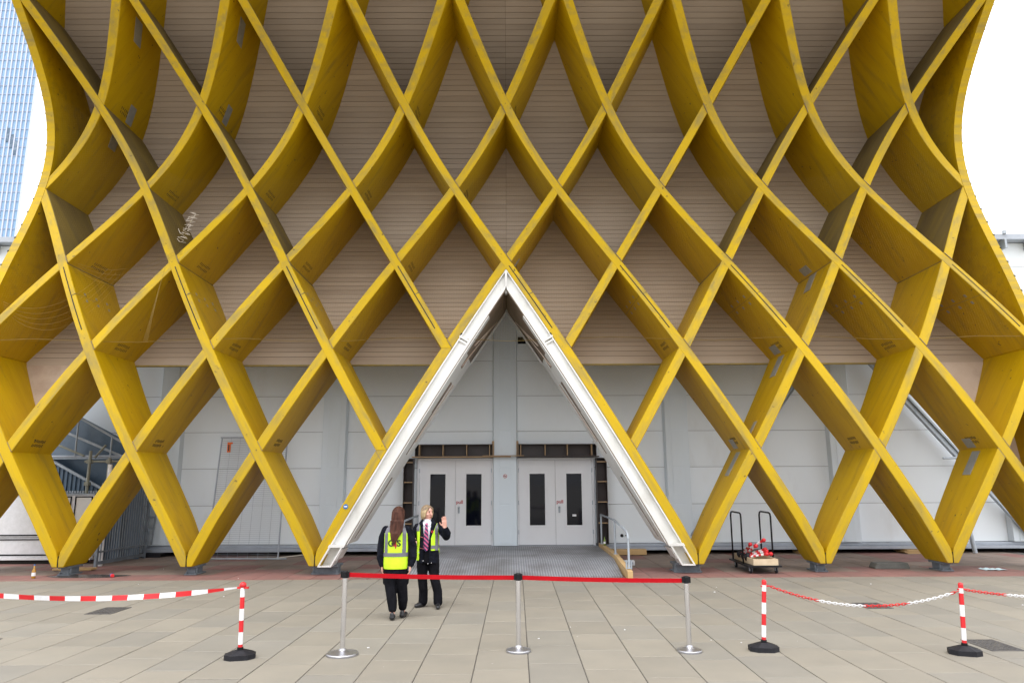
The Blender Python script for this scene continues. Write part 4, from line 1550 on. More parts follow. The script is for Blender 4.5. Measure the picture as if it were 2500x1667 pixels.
# ------------------------------------------------------------------ mesh fence panel leaning on the hall
MF = thing('mesh_fence_panel', 'wire mesh fence panel on end leaning against the white wall', 'fence panel', (-7.2, 19.6, 0))
WPOS[MF.name] = (-7.2, 19.6, 0)
bl, br = Vector((-8.02, 19.65, 0.02)), Vector((-6.12, 19.6, 0.02))
tl, tr = Vector((-8.16, 20.46, 3.25)), Vector((-6.3, 20.44, 3.25))
mb = MB()
mb.tube([bl, tl], 0.021, 10)
part('frame_tube', mb, M['railgrey'], MF)
mb = MB(); mb.tube([br, tr], 0.021, 10); part('frame_tube', mb, M['railgrey'], MF)
mb = MB(); mb.tube([tl + (tl - tr) * 0.02, tr], 0.021, 10); part('frame_tube', mb, M['railgrey'], MF)
mb = MB(); mb.tube([bl, br + (br - bl) * 0.12], 0.021, 10); part('frame_tube', mb, M['steel'], MF)
mb = MB()
for k in range(1, 62):
    t_ = k / 62
    mb.tube([bl.lerp(tl, t_), br.lerp(tr, t_)], 0.0035, 4)
for k in range(1, 7):
    t_ = k / 7
    mb.tube([bl.lerp(br, t_), tl.lerp(tr, t_)], 0.0035, 4)
part('wire', mb, M['railgrey'], MF)
mb = MB()
mb.prism([(-7.93, 2.83), (-7.84, 2.83), (-7.84, 3.06), (-7.79, 3.06), (-7.79, 3.11), (-7.93, 3.11)], 20.28, 20.31)
mb.box(-7.90, -7.875, 20.275, 20.28, 2.87, 3.06)
oc = part('orange_tag', mb, M['orange'])
tag(oc, 'orange plastic tag hung on the top of the leaning mesh panel', 'tag')
mb = MB()
mb.box(-7.90, -7.87, 20.268, 20.278, 2.87, 3.04)
part('dark_print', mb, M['blackprint'], oc)
mb = MB()
mb.tube([(-6.2, 19.7, 0.03), (-5.6, 19.9, 0.08), (-4.6, 20.3, 0.16)], 0.014, 6)
tag(part('cable', mb, M['wire']), 'pale cable trailing from the mesh panel along the wall base', 'cable')

# ------------------------------------------------------------------ stair, kiosk and barred gate at the left
ST = thing('scaffold_stair', 'blue grey metal stair with scaffold rails behind the left lattice', 'staircase', (-12, 19.6, 0))
WPOS[ST.name] = (-12, 19.6, 0)
mb = MB()
mb.prism([(-14.2, 5.0), (-14.2, 2.72), (-9.95, 2.72), (-9.95, 2.86)], 19.72, 19.75)
part('soffit_sheet', mb, M['stairblue'], ST)
mb = MB()
mb.prism([(-14.2, 2.65), (-14.2, 0.0), (-9.95, 0.0), (-9.95, 2.65)], 19.9, 19.93)
part('rear_sheet', mb, M['stairblue'], ST)
mb = MB()
x = -14.2
k = 0
while x < -10.4:
    zt = 2.66 - (x + 12.47) * 0.525
    zt = min(zt, 2.66)
    yy = 19.62 + (0.0 if k % 2 else 0.035)
    zn = min(2.66 - (x + 0.05 + 12.47) * 0.525, 2.66)
    y2 = 19.62 + (0.035 if k % 2 else 0.0)
    mb.add([(x, yy, 0.0), (x + 0.05, yy, 0.0), (x + 0.05, yy, zt - 0.026), (x, yy, zt)], [(0, 1, 2, 3)])
    mb.add([(x + 0.05, yy, 0.0), (x + 0.06, y2, 0.0), (x + 0.06, y2, zn), (x + 0.05, yy, zt - 0.026)], [(0, 1, 2, 3)])
    x += 0.06
    k += 1
part('corrugated_sheet', mb, M['stairblue'], ST)
def pipe(name, a, b, r, m_, par=ST):
    mb = MB()
    mb.tube([a, b], r, 10)
    return part(name, mb, M[m_], par)
pipe('stringer', (-13.5, 19.55, 3.20), (-10.6, 19.55, 1.68), 0.04, 'steel')
pipe('handrail', (-13.6, 19.5, 4.78), (-10.0, 19.5, 2.82), 0.03, 'steel')
pipe('handrail', (-13.6, 19.5, 4.0), (-10.0, 19.5, 2.52), 0.035, 'steel')
pipe('handrail', (-13.4, 19.45, 3.50), (-11.44, 19.45, 2.72), 0.03, 'barpipe')
pipe('beam', (-14.0, 19.5, 2.70), (-9.9, 19.5, 2.70), 0.04, 'railgrey')
pipe('post', (-11.12, 19.2, 0.0), (-11.12, 19.2, 2.84), 0.04, 'barpipe')
pipe('post', (-10.60, 19.2, 0.0), (-10.60, 19.2, 2.66), 0.04, 'barpipe')
pipe('post', (-11.7, 19.48, 2.7), (-11.7, 19.48, 3.72), 0.022, 'steel')
pipe('post', (-10.75, 19.48, 2.6), (-10.75, 19.48, 3.22), 0.022, 'steel')
pipe('ledger', (-11.25, 19.2, 2.56), (-10.0, 19.2, 2.56), 0.03, 'barpipe')
pipe('ledger', (-11.0, 19.2, 2.66), (-10.85, 19.4, 3.0), 0.03, 'barpipe')
mb = MB()
for k in range(26):
    mb.box(-12.2 + k * 0.07, -12.16 + k * 0.07, 19.42, 19.47, 1.74, 1.80)
mb.box(-12.4, -10.4, 19.44, 19.48, 1.70, 1.74)
part('tread_edge', mb, M['steel'], ST)
for (x, z) in ((-11.12, 2.56), (-10.60, 2.56), (-11.12, 1.98)):
    mb = MB()
    mb.box(x - 0.06, x + 0.06, 19.13, 19.27, z - 0.05, z + 0.05)
    part('coupler', mb, M['barpipe'], ST, bevel=0.01)
pipe('side_upright', (-10.07, 18.3, 0.0), (-10.07, 18.3, 2.46), 0.05, 'whiteplastic')

KI = thing('kiosk', 'low white trailer kiosk with black trim at the left edge', 'kiosk', (-12.5, 18.8, 0))
WPOS[KI.name] = (-12.5, 18.8, 0)
mb = MB()
mb.box(-16, -10.66, 18.80, 19.15, 0.16, 1.70)
part('body', mb, M['whiteplastic'], KI, bevel=0.01)
for z0_, z1_ in ((0.690, 0.722), (0.585, 0.612), (0.648, 0.656), (0.205, 0.24)):
    mb = MB()
    mb.box(-16, -10.68, 18.786, 18.80, z0_, z1_)
    part('trim', mb, M['black'], KI)
mb = MB()
mb.box(-16, -10.6, 18.77, 19.0, 0.10, 0.158)
part('skirt', mb, M['whiteplastic'], KI)
for (a, b) in ((-11.70, -11.24), (-11.15, -10.70)):
    mb = MB()
    for q in ((a, a + 0.03, 0.74, 1.67), (b - 0.03, b, 0.74, 1.67), (a + 0.03, b - 0.03, 1.64, 1.67), (a + 0.03, b - 0.03, 0.74, 0.77)):
        mb.box(q[0], q[1], 18.782, 18.80, q[2], q[3])
    f_ = part('shutter_frame', mb, M['black'], KI)
    mb = MB()
    mb.box(a + 0.033, b - 0.033, 18.792, 18.802, 0.772, 1.637)
    part('shutter', mb, M['white'], f_)
mb = MB()
mb.box(-16, -10.66, 18.78, 19.16, 1.702, 1.735)
part('top_rail', mb, M['steel'], KI)
mb = MB()
mb.box(-16, -10.8, 18.85, 19.1, 0.0, 0.098)
part('plinth', mb, M['dark'], KI)

GT = thing('barred_gate', 'grey steel gate of vertical bars standing open beside the kiosk', 'gate', (-10, 18.9, 0))
WPOS[GT.name] = (-10, 18.9, 0)
ga, gb = Vector((-10.05, 18.05, 0)), Vector((-9.90, 20.1, 0))
gp = lambda t_, z: tuple(ga.lerp(gb, t_) + Vector((0, 0, z)))
for z0_, z1_ in ((0.05, 0.13), (0.33, 0.37), (1.86, 1.91)):
    mb = MB()
    p = []
    for z in (z0_, z1_):
        p += [(ga.x - 0.02, ga.y, z), (ga.x + 0.02, ga.y, z), (gb.x + 0.02, gb.y, z), (gb.x - 0.02, gb.y, z)]
    mb.hexa(p)
    part('rail', mb, M['gate'], GT)
for k in range(20):
    q = gp((k + 0.5) / 20, 0)
    mb = MB()
    mb.box(q[0] - 0.012, q[0] + 0.012, q[1] - 0.012, q[1] + 0.012, 0.14, 2.05)
    part('bar', mb, M['gate'], GT)
for t_ in (0.0, 1.0):
    q = gp(t_, 0)
    mb = MB()
    mb.box(q[0] - 0.03, q[0] + 0.03, q[1] - 0.03, q[1] + 0.03, 0.0, 2.0)
    part('stile', mb, M['gate'], GT, bevel=0.004)
q = gp(1, 0)
mb = MB()
mb.tube([(q[0] + 0.12, q[1] + 0.1, 0.35), (q[0] + 0.2, q[1] + 0.1, 1.75)], 0.025, 8)
mb.box(q[0] + 0.02, q[0] + 0.16, q[1] + 0.06, q[1] + 0.14, 0.75, 0.8)
mb.box(q[0] + 0.02, q[0] + 0.16, q[1] + 0.06, q[1] + 0.14, 1.05, 1.1)
part('drop_bolt', mb, M['gate'], GT)

# ------------------------------------------------------------------ odds and ends on the ground
def bottle(x, y, z, h, r, m_, cap, label):
    t = thing('bottle', label, 'bottle', (x, y, z))
    WPOS[t.name] = (x, y, z)
    mb = MB()
    mb.lathe((x, y), [(r * 0.92, z), (r, z + 0.01), (r, z + h * 0.52), (r * 0.8, z + h * 0.62), (r * 0.4, z + h * 0.72), (r * 0.36, z + h * 0.93)], 14)
    part('body', mb, M[m_], t, smooth=True)
    mb = MB()
    mb.lathe((x, y), [(r * 0.44, z + h * 0.92), (r * 0.44, z + h)], 12)
    part('cap', mb, M[cap], t)
    mb = MB()
    mb.lathe((x, y), [(r * 1.03, z + h * 0.18), (r * 1.03, z + h * 0.42)], 14)
    part('bottle_label', mb, M['whiteplastic'], t)
bottle(-10.24, 16.05, 0, 0.29, 0.04, 'bottleglass', 'blue', 'amber bottle with a blue cap standing on the red paving')
bottle(2.53, 19.6, 0.32, 0.24, 0.032, 'greenglass', 'black', 'green bottle standing on the kerb timber by the doors')
mb = MB()
mb.tube([(-8.64, 16.2, 0.04), (-8.585, 16.12, 0.04)], 0.04, 14)
t = tag(part('crushed_can', mb, M['blue'], bevel=0.006), 'blue and red crushed can lying by the dark stain', 'can')
mb = MB(); mb.tube([(-8.585, 16.12, 0.04), (-8.55, 16.08, 0.04)], [0.041, 0.03], 14); part('can_end', mb, M['red'], t)
mb = MB()
poly = []
for k in range(22):
    a = 2 * math.pi * k / 22
    rr_ = 1 + 0.25 * noise.noise(Vector((math.cos(a) * 1.5, math.sin(a) * 1.5, 2)))
    poly.append((-9.25 + 0.85 * rr_ * math.cos(a), 16.35 + 0.28 * rr_ * math.sin(a)))
mb.prismz(poly, 0.001, 0.0045)
tag(part('wet_stain', mb, M['puddle']), kind='structure')
mb = MB()
mb.box(-10.62, -9.72, 17.3, 17.55, 0.02, 0.06)
mb.box(-10.5, -9.8, 17.35, 17.5, 0.0, 0.02)
tag(part('plank', mb, M['pine']), 'pale timber plank on the ground below the leftmost foot', 'plank')
mb = MB()
mb.prism([(8.36, 0.0), (9.16, 0.0), (9.16, 0.035), (9.12, 0.13), (8.42, 0.13), (8.36, 0.035)], 16.95, 17.25)
tag(part('concrete_block', mb, M['concrete'], bevel=0.012), 'low grey concrete block on the paving between the right feet', 'block')
mb = MB()
for k in range(9):
    for l in range(4):
        pass
g = 9
vv, ff = [], []
for i in range(g + 1):
    for j in range(5):
        vv.append((10.62 + 0.50 * i / g, 16.52 + 0.28 * j / 4, 0.012 + 0.06 * abs(noise.noise(Vector((i * 0.6, j * 0.9, 1.0)))) * (1 if 0 < i < g else 0.1)))
for i in range(g):
    for j in range(4):
        a = i * 5 + j
        ff.append((a, a + 5, a + 6, a + 1))
mb.add(vv, ff)
tag(part('crumpled_paper', mb, M['paper'], smooth=True), 'crumpled pale blue paper on the red paving at the right', 'paper')
mb = MB()
mb.box(2.70, 3.02, 17.85, 18.05, 0.0, 0.11)
bxo = tag(part('carton', mb, M['whiteplastic'], bevel=0.008), 'small white carton on the paving right of the ramp', 'carton')
mb = MB()
mb.box(2.74, 2.98, 17.844, 17.85, 0.03, 0.08)
part('carton_print', mb, M['railgrey'], bxo)
mb = MB()
mb.box(2.62, 3.75, 20.2, 20.45, 0.012, 0.155)
tag(part('timber_beam', mb, M['pine'], bevel=0.006), 'orange brown timber beam under the wall right of the ramp', 'beam')
def pallet(x0, x1, y, n, m_, label):
    t = thing('pallet_stack', label, 'pallets', ((x0 + x1) / 2, y, 0), 'packing under the wall')
    WPOS[t.name] = ((x0 + x1) / 2, y, 0)
    z = 0.0
    for k in range(n):
        mb = MB()
        d = random.uniform(-0.05, 0.05)
        mb.box(x0 + d, x1 + d, y, y + 0.6, z, z + 0.03)
        part('board', mb, M[m_], t)
        z += 0.034
for (x0_, x1_, n_, m_, lab) in ((6.45, 7.05, 4, 'concrete', 'stack of dark plastic slabs under the wall by the third foot'), (8.0, 8.4, 2, 'pine', 'short pine packers under the wall behind the concrete block'),
                                (10.9, 11.3, 3, 'pine', 'short pine packers under the wall at the right edge'), (-10.3, -9.5, 3, 'rubber', 'dark packing slabs under the wall beside the open gate')):
    pallet(x0_, x1_, 20.25, n_, m_, lab)
litter = MB()
for k in range(18):
    y = random.uniform(7.5, 18)
    x = random.uniform(-0.7, 0.7) * y
    if -2.4 < x < 2.5 and y > 15.5: continue
    r_ = random.uniform(0.006, 0.018)
    litter.prismz([(x + r_ * random.uniform(0.5, 1.4) * math.cos(a), y + r_ * random.uniform(0.5, 1.4) * math.sin(a)) for a in (0.2, 1.4, 2.9, 4.2, 5.3)], 0.001, 0.008)
tag(part('litter', litter, M['whiteplastic']), 'specks of pale litter scattered over the paving', 'litter', kind='stuff')

# ------------------------------------------------------------------ glass tower far behind
TW = thing('glass_tower', 'tall pale blue glass tower with white vertical fins behind the left edge', 'tower', (-178, 250, 0))
WPOS[TW.name] = (-190, 250, 0)
TW.location = (-190, 250, 0)
TX1 = -180.6
mb = MB()
mb.prismz([(TX1 - 34, 250), (TX1, 250), (TX1 * 1.14, 282), (TX1 * 1.14 - 34, 282)], 0, 215)
part('glass_wall', mb, M['towerglass'], TW)
for k in range(20):
    x = TX1 - 0.25 - k * 1.72
    mb = MB()
    mb.box(x - 0.22, x + 0.22, 249.6, 249.98, 0, 215)
    part('fin', mb, M['towerfin'], TW)
mb = MB()
for z in np.arange(3.6, 215, 3.6):
    mb.box(TX1 - 34, TX1, 249.75, 249.97, z - 0.05, z + 0.05)
part('floor_band', mb, M['towerfin'], TW)
for k, (x, z) in enumerate(((TX1 - 7.99, 133.6), (TX1 - 6.27, 131.0), (TX1 - 4.55, 128.4))):
    mb = MB()
    mb.box(x - 0.64, x + 0.64, 249.7, 249.99, z - 5.5, z)
    part('dark_window', mb, M['stairblue'], TW)

# ------------------------------------------------------------------ the two guards
def hand(mb, wrist, direction, palm_n, length=0.175, spread=0.12, curl=0.15, thumb=1, scale=1.0):
    """palm and five fingers; direction = towards the fingertips, palm_n = out of the palm."""
    w, d, n = Vector(wrist), Vector(direction).normalized(), Vector(palm_n).normalized()
    n = (n - d * n.dot(d)).normalized()
    s = d.cross(n)
    pl = length * 0.52
    for q in (-0.026, -0.009, 0.009, 0.026):
        mb.limb([w + s * q * 0.7 * scale, w + d * pl + s * q * scale], [0.015 * scale, 0.0145 * scale], 8)
    for q, ln in ((-0.029, 0.062), (-0.0098, 0.074), (0.0098, 0.080), (0.029, 0.070)):
        ln *= length / 0.175
        b = w + d * pl + s * q * scale
        dd = (d + s * (q * spread / 0.03)).normalized()
        k = b + dd * ln * 0.5 + n * ln * curl * 0.3
        t = k + (dd * (1 - curl) + n * curl * 1.6).normalized() * ln * 0.5
        mb.limb([b, k, t], [0.0088 * scale, 0.0082 * scale, 0.007 * scale], 8)
    tb = w + d * pl * 0.3 + s * 0.03 * thumb * scale
    t1 = tb + (d * 0.6 + s * thumb * 0.8 + n * 0.3).normalized() * 0.038
    t2 = t1 + (d * 0.9 + s * thumb * 0.3 + n * 0.2).normalized() * 0.032
    mb.limb([tb, t1, t2], [0.0125 * scale, 0.010 * scale, 0.0085 * scale], 8)

def rotz(v, a):
    return Matrix.Rotation(a, 3, 'Z') @ Vector(v)

def head(mb, c, yaw, pitch=0.0):
    """c = centre of the skull; the face looks along -y before yaw."""
    rot = Matrix.Rotation(yaw, 3, 'Z') @ Matrix.Rotation(pitch, 3, 'X')
    c = Vector(c)
    P = lambda x, y, z: c + rot @ Vector((x, y, z))
    mb.ball(c, 0.1, 12, sc=(0.76, 0.94, 1.0), rot=rot)
    mb.ball(P(0, -0.026, -0.055), 0.07, 12, sc=(0.80, 0.86, 1.0), rot=rot)     # jaw
    mb.ball(P(0, -0.062, -0.103), 0.022, 8, sc=(1.1, 0.9, 0.8), rot=rot)      # chin
    mb.limb([P(0, -0.088, 0.005), P(0, -0.106, -0.032)], [0.009, 0.0135], 8)  # nose
    for s in (-1, 1):
        mb.ball(P(s * 0.075, 0.005, -0.015), 0.03, 8, sc=(0.35, 0.7, 1.0), rot=rot)   # ears
        mb.ball(P(s * 0.040, -0.062, -0.035), 0.026, 8, sc=(1, 0.8, 0.8), rot=rot)    # cheeks
    mb.limb([P(0, 0.015, -0.06), P(0, 0.022, -0.17)], [0.052, 0.056], 12)     # neck
    return P

def face_bits(P, parent, off):
    o3 = Vector(off)
    for s in (-1, 1):
        mb = MB()
        mb.ball(P(s * 0.031, -0.086, 0.012), 0.010, 8, sc=(1.3, 0.6, 0.7))
        mesh_obj('eye', mb.mesh('eye', []), M['eye'], parent)
        mb = MB()
        mb.limb([P(s * 0.016, -0.092, 0.030), P(s * 0.046, -0.083, 0.031)], [0.0035, 0.003], 6)
        mesh_obj('eyebrow', mb.mesh('eyebrow', []), M['roots'], parent)
    mb = MB()
    mb.limb([P(-0.02, -0.0875, -0.068), P(0, -0.094, -0.066), P(0.02, -0.0875, -0.068)], [0.0045, 0.007, 0.0045], 6)
    mesh_obj('mouth', mb.mesh('mouth', []), M['lips'], parent)

def shoe(mb, heel, toe, r=0.042):
    h, t = Vector(heel), Vector(toe)
    mb.limb([h + Vector((0, 0, 0.045)), h.lerp(t, 0.55) + Vector((0, 0, 0.042)), t + Vector((0, 0, 0.034))], [r, r * 1.02, r * 0.78], 12)
    mb.limb([h + Vector((0, 0, 0.05)), h + Vector((0, 0, 0.085))], [r * 0.95, r * 0.85], 10)
def flatten_floor(me, z=0.004):
    for v in me.vertices:
        if v.co.z < z: v.co.z = z

# ---- guard with long brown hair, seen from behind
GA = thing('person', 'guard seen from behind, long brown hair, yellow vest over dark jacket', 'person', (-1.68, 11.2, 0))
CX = -0.035
body = MB()
PA = head(body, (CX + 0.02, 0.0, 1.505), R(180) - 0.12)
body.torso([(0.80, CX, 0, 0.14, 0.10), (0.95, CX, 0, 0.125, 0.09), (1.10, CX, 0, 0.125, 0.088), (1.25, CX, 0, 0.15, 0.088), (1.33, CX, 0, 0.10, 0.07), (1.36, CX, 0.005, 0.06, 0.055)])
ARM_L = [(CX - 0.185, 0.0, 1.285), (CX - 0.225, 0.03, 1.05), (CX - 0.205, -0.01, 0.80)]
ARM_R = [(CX + 0.185, 0.0, 1.285), (CX + 0.235, 0.03, 1.05), (CX + 0.225, -0.02, 0.80)]
for arm in (ARM_L, ARM_R):
    body.limb(arm, [0.045, 0.037, 0.028])
hand(body, (CX + 0.223, -0.02, 0.79), (-0.05, -0.02, -1), (-1, 0, 0), 0.17, 0.06, 0.35, 1)
hand(body, (CX - 0.203, -0.01, 0.79), (0.05, 0.1, -1), (1, 0, 0), 0.17, 0.06, 0.35, -1)
LEG_L = [(CX - 0.075, 0.0, 0.82), (CX - 0.075, 0.0, 0.47), (-0.055, -0.07, 0.09)]
LEG_R = [(CX + 0.08, 0.0, 0.82), (CX + 0.095, 0.03, 0.47), (0.065, 0.14, 0.09)]
for leg in (LEG_L, LEG_R):
    body.limb(leg, [0.075, 0.05, 0.035])
bm_ = remesh(body, 0.006, 2)
flatten_floor(bm_, 0.03)
mesh_obj('body', bm_, M['skin'], GA)
tr_ = MB()
tr_.torso([(0.70, CX, 0, 0.165, 0.125), (0.80, CX, 0, 0.17, 0.13), (0.90, CX, 0, 0.165, 0.12)])
tr_.limb([LEG_L[0], (CX - 0.085, 0.0, 0.65), LEG_L[1], (-0.07, -0.035, 0.26), (-0.058, -0.055, 0.16)], [0.102, 0.098, 0.083, 0.076, 0.064])
tr_.limb([LEG_R[0], (CX + 0.09, 0.01, 0.65), LEG_R[1], (0.072, 0.09, 0.26), (0.065, 0.125, 0.16)], [0.102, 0.098, 0.083, 0.076, 0.064])
tr_.limb([(CX - 0.165, 0.01, 0.66), (CX - 0.155, 0.01, 0.52)], [0.032, 0.034], 10)     # cargo pockets
tr_.limb([(CX + 0.175, 0.02, 0.66), (CX + 0.165, 0.02, 0.52)], [0.032, 0.034], 10)
mesh_obj('trousers', remesh(tr_, 0.008, 2), M['trouser'], GA)
jk = MB()
jk.torso([(0.66, CX, 0, 0.155, 0.12), (0.72, CX, 0, 0.168, 0.128), (0.95, CX, 0, 0.165, 0.12), (1.12, CX, 0, 0.165, 0.118), (1.25, CX, 0, 0.185, 0.115), (1.32, CX, 0, 0.14, 0.09), (1.375, CX, 0, 0.075, 0.075)])
jk.limb([(CX - 0.16, 0, 1.285), (CX - 0.205, 0.02, 1.17), (CX - 0.225, 0.03, 1.03), (CX - 0.225, 0.0, 0.88), (CX - 0.205, -0.01, 0.79)], [0.068, 0.070, 0.068, 0.066, 0.05])
jk.limb([(CX + 0.16, 0, 1.285), (CX + 0.21, 0.02, 1.17), (CX + 0.245, 0.03, 1.03), (CX + 0.25, 0.0, 0.88), (CX + 0.23, -0.02, 0.79)], [0.068, 0.070, 0.068, 0.068, 0.05])
mesh_obj('jacket', remesh(jk, 0.008, 2), M['darkcloth'], GA)
vs = MB()
vs.torso([(0.725, CX, 0, 0.178, 0.142), (0.80, CX, 0, 0.186, 0.145), (0.95, CX, 0, 0.182, 0.140), (1.12, CX, 0, 0.180, 0.136), (1.24, CX, 0, 0.186, 0.130), (1.31, CX, 0, 0.155, 0.105), (1.35, CX, 0, 0.10, 0.085)], 40)
vm = remesh(vs, 0.007, 2)
vest_bvh = BVHTree.FromPolygons([v.co.copy() for v in vm.vertices], [tuple(p.vertices) for p in vm.polygons])
VEST = mesh_obj('vest', vm, M['hivis'], GA)
sp = patch(vm, lambda c, n: (abs(abs(c.x - CX) - 0.132) < 0.024 and 0.94 < c.z < 1.29) or abs(c.z - 0.935) < 0.028 or (c.z > 1.26 and 0.07 < abs(c.x - CX) < 0.15), 0.002)
mesh_obj('reflective_tape', sp, M['reflect'], VEST)
def vest_text(txt, size, x, z, m_, bold):
    tm = text_mesh(txt, size, 0.0, bold)
    bm = bmesh.new(); bm.from_mesh(tm)
    bmesh.ops.subdivide_edges(bm, edges=bm.edges, cuts=1)
    for v in bm.verts:
        px, pz = x + v.co.x, z + v.co.y
        hit = vest_bvh.ray_cast(Vector((px, -1.0, pz)), Vector((0, 1, 0)))
        yv = hit[0].y if hit[0] else -0.14
        v.co = Vector((px, yv - 0.007, pz))
    bm.to_mesh(tm); bm.free()
    tm.materials.clear()
    mesh_obj('lettering', tm, m_, VEST)
vest_text('G', 0.125, CX - 0.062, 1.098, M['blackprint'], 0.004)
vest_text('4', 0.135, CX - 0.002, 1.072, M['redprint'], 0.004)
vest_text('S', 0.125, CX + 0.058, 1.098, M['blackprint'], 0.004)
hr = MB()
hr.ball((CX + 0.02, 0.01, 1.53), 0.112, 14, sc=(0.88, 1.0, 0.98))
hr.torso([(1.10, CX - 0.015, -0.150, 0.022, 0.012), (1.16, CX - 0.012, -0.155, 0.05, 0.020), (1.24, CX + 0.005, -0.150, 0.072, 0.028), (1.32, CX + 0.015, -0.115, 0.088, 0.038), (1.40, CX + 0.022, -0.075, 0.098, 0.058), (1.48, CX + 0.022, -0.045, 0.100, 0.080), (1.56, CX + 0.02, -0.02, 0.094, 0.088)], 28)
for k in range(26):
    a = -0.082 + 0.164 * k / 25
    z0_ = 1.42
    zt = 1.09 + 0.10 * abs(a) / 0.08 + random.uniform(-0.03, 0.07)
    hr.limb([(CX + 0.02 + a * 1.15, -0.085 - 0.05 * math.cos(a * 14), z0_), (CX + 0.015 + a * 1.05, -0.155, 1.27), (CX + a * 0.8, -0.172, zt)], [0.012, 0.012, 0.004], 6)
mesh_obj('hair', remesh(hr, 0.006, 1), M['brownhair'], GA)
sh = MB()
shoe(sh, (-0.055, -0.10, 0), (-0.065, 0.08, 0))
s1 = remesh(sh, 0.006, 2); flatten_floor(s1); mesh_obj('shoe', s1, M['shoe'], GA)
sh = MB()
shoe(sh, (0.065, 0.09, 0), (0.095, 0.27, 0))
s1 = remesh(sh, 0.006, 2); flatten_floor(s1); mesh_obj('shoe', s1, M['shoe'], GA)

# ---- guard with blonde bob, facing us, left hand raised
GB = thing('person', 'guard with blonde bob, white shirt and striped tie, raising an open palm', 'person', (-1.3, 12.2, 0))
BX = -0.045
YAW = R(48)
body = MB()
PB = head(body, (BX - 0.02, -0.015, 1.505), YAW, 0.05)
body.torso([(0.82, BX, 0, 0.14, 0.10), (0.95, BX, 0, 0.125, 0.09), (1.10, BX, 0, 0.125, 0.088), (1.25, BX, 0, 0.15, 0.088), (1.33, BX, 0, 0.10, 0.07), (1.36, BX, 0.0, 0.06, 0.055)])
AR = [(BX - 0.175, 0.0, 1.265), (BX - 0.245, 0.02, 1.05), (BX - 0.235, -0.17, 1.03)]            # her right arm, bent forward
AL = [(BX + 0.175, 0.0, 1.265), (BX + 0.315, -0.07, 1.12), (BX + 0.295, -0.22, 1.265)]          # her left arm, raised
for arm in (AR, AL):
    body.limb(arm, [0.045, 0.037, 0.028])
hand(body, (BX + 0.293, -0.225, 1.275), (-0.10, -0.10, 1), (-0.25, -1, 0.05), 0.18, 0.05, 0.08, -1, 1.08)
hand(body, (BX - 0.235, -0.18, 1.03), (0.25, -0.9, 0.1), (0.9, 0.2, -0.3), 0.16, 0.04, 0.8, 1)
LR = [(BX - 0.075, 0.0, 0.82), (BX - 0.085, 0.0, 0.47), (-0.115, 0.06, 0.09)]
LL = [(BX + 0.085, 0.0, 0.82), (BX + 0.115, -0.02, 0.47), (0.135, -0.04, 0.09)]
for leg in (LR, LL):
    body.limb(leg, [0.075, 0.05, 0.035])
bm_ = remesh(body, 0.006, 2)
flatten_floor(bm_, 0.03)
BODY = mesh_obj('body', bm_, M['skin'], GB)
face_bits(PB, BODY, (0, 0, 0))
tr_ = MB()
tr_.torso([(0.70, BX, 0, 0.160, 0.12), (0.80, BX, 0, 0.165, 0.125), (0.98, BX, 0, 0.15, 0.112)])
tr_.limb([LR[0], (BX - 0.085, 0, 0.65), LR[1], (-0.11, 0.03, 0.25), (-0.115, 0.05, 0.09)], [0.1, 0.095, 0.08, 0.074, 0.075])
tr_.limb([LL[0], (BX + 0.10, 0, 0.65), LL[1], (0.13, -0.03, 0.25), (0.137, -0.035, 0.09)], [0.1, 0.095, 0.08, 0.074, 0.075])
tm_ = remesh(tr_, 0.008, 2)
flatten_floor(tm_, 0.03)
mesh_obj('trousers', tm_, M['trouser'], GB)
# shirt front, tie
shm = MB()
shm.torso([(0.93, BX, 0, 0.142, 0.112), (1.10, BX, 0, 0.142, 0.11), (1.25, BX, 0, 0.15, 0.105), (1.33, BX, -0.005, 0.10, 0.085), (1.395, BX - 0.015, -0.01, 0.062, 0.066)])
SH = mesh_obj('shirt', remesh(shm, 0.007, 2), M['shirt'], GB)
for s in (-1, 1):
    mb = MB()
    mb.add([(BX - 0.015 + s * 0.004, -0.082, 1.335), (BX - 0.015 + s * 0.062, -0.03, 1.40), (BX - 0.015 + s * 0.078, -0.055, 1.365), (BX - 0.015 + s * 0.048, -0.118, 1.29),
            (BX - 0.015 + s * 0.004, -0.074, 1.335), (BX - 0.015 + s * 0.058, -0.025, 1.40), (BX - 0.015 + s * 0.073, -0.047, 1.365), (BX - 0.015 + s * 0.044, -0.108, 1.29)],
           [(0, 1, 2, 3), (7, 6, 5, 4), (0, 4, 5, 1), (1, 5, 6, 2), (2, 6, 7, 3), (3, 7, 4, 0)])
    mesh_obj('collar', mb.mesh('collar', []), M['shirt'], SH)
tb = MB()
TX = BX - 0.018
prof = [(1.335, 0.020, -0.093), (1.305, 0.024, -0.115), (1.29, 0.018, -0.118), (1.20, 0.030, -0.128), (1.05, 0.040, -0.133), (0.93, 0.044, -0.138), (0.885, 0.002, -0.140)]
v = []
for z, w, y in prof:
    v += [(TX - w, y, z), (TX + w, y, z), (TX + w, y + 0.008, z), (TX - w, y + 0.008, z)]
f = []
for k in range(len(prof) - 1):
    for j in range(4):
        f.append((4 * k + j, 4 * k + 4 + j, 4 * k + 4 + (j + 1) % 4, 4 * k + (j + 1) % 4))
f += [(0, 1, 2, 3), tuple(range(4 * len(prof) - 1, 4 * len(prof) - 5, -1))]
tb.add(v, f)
mesh_obj('tie', tb.mesh('tie', []), M['tie'], GB)
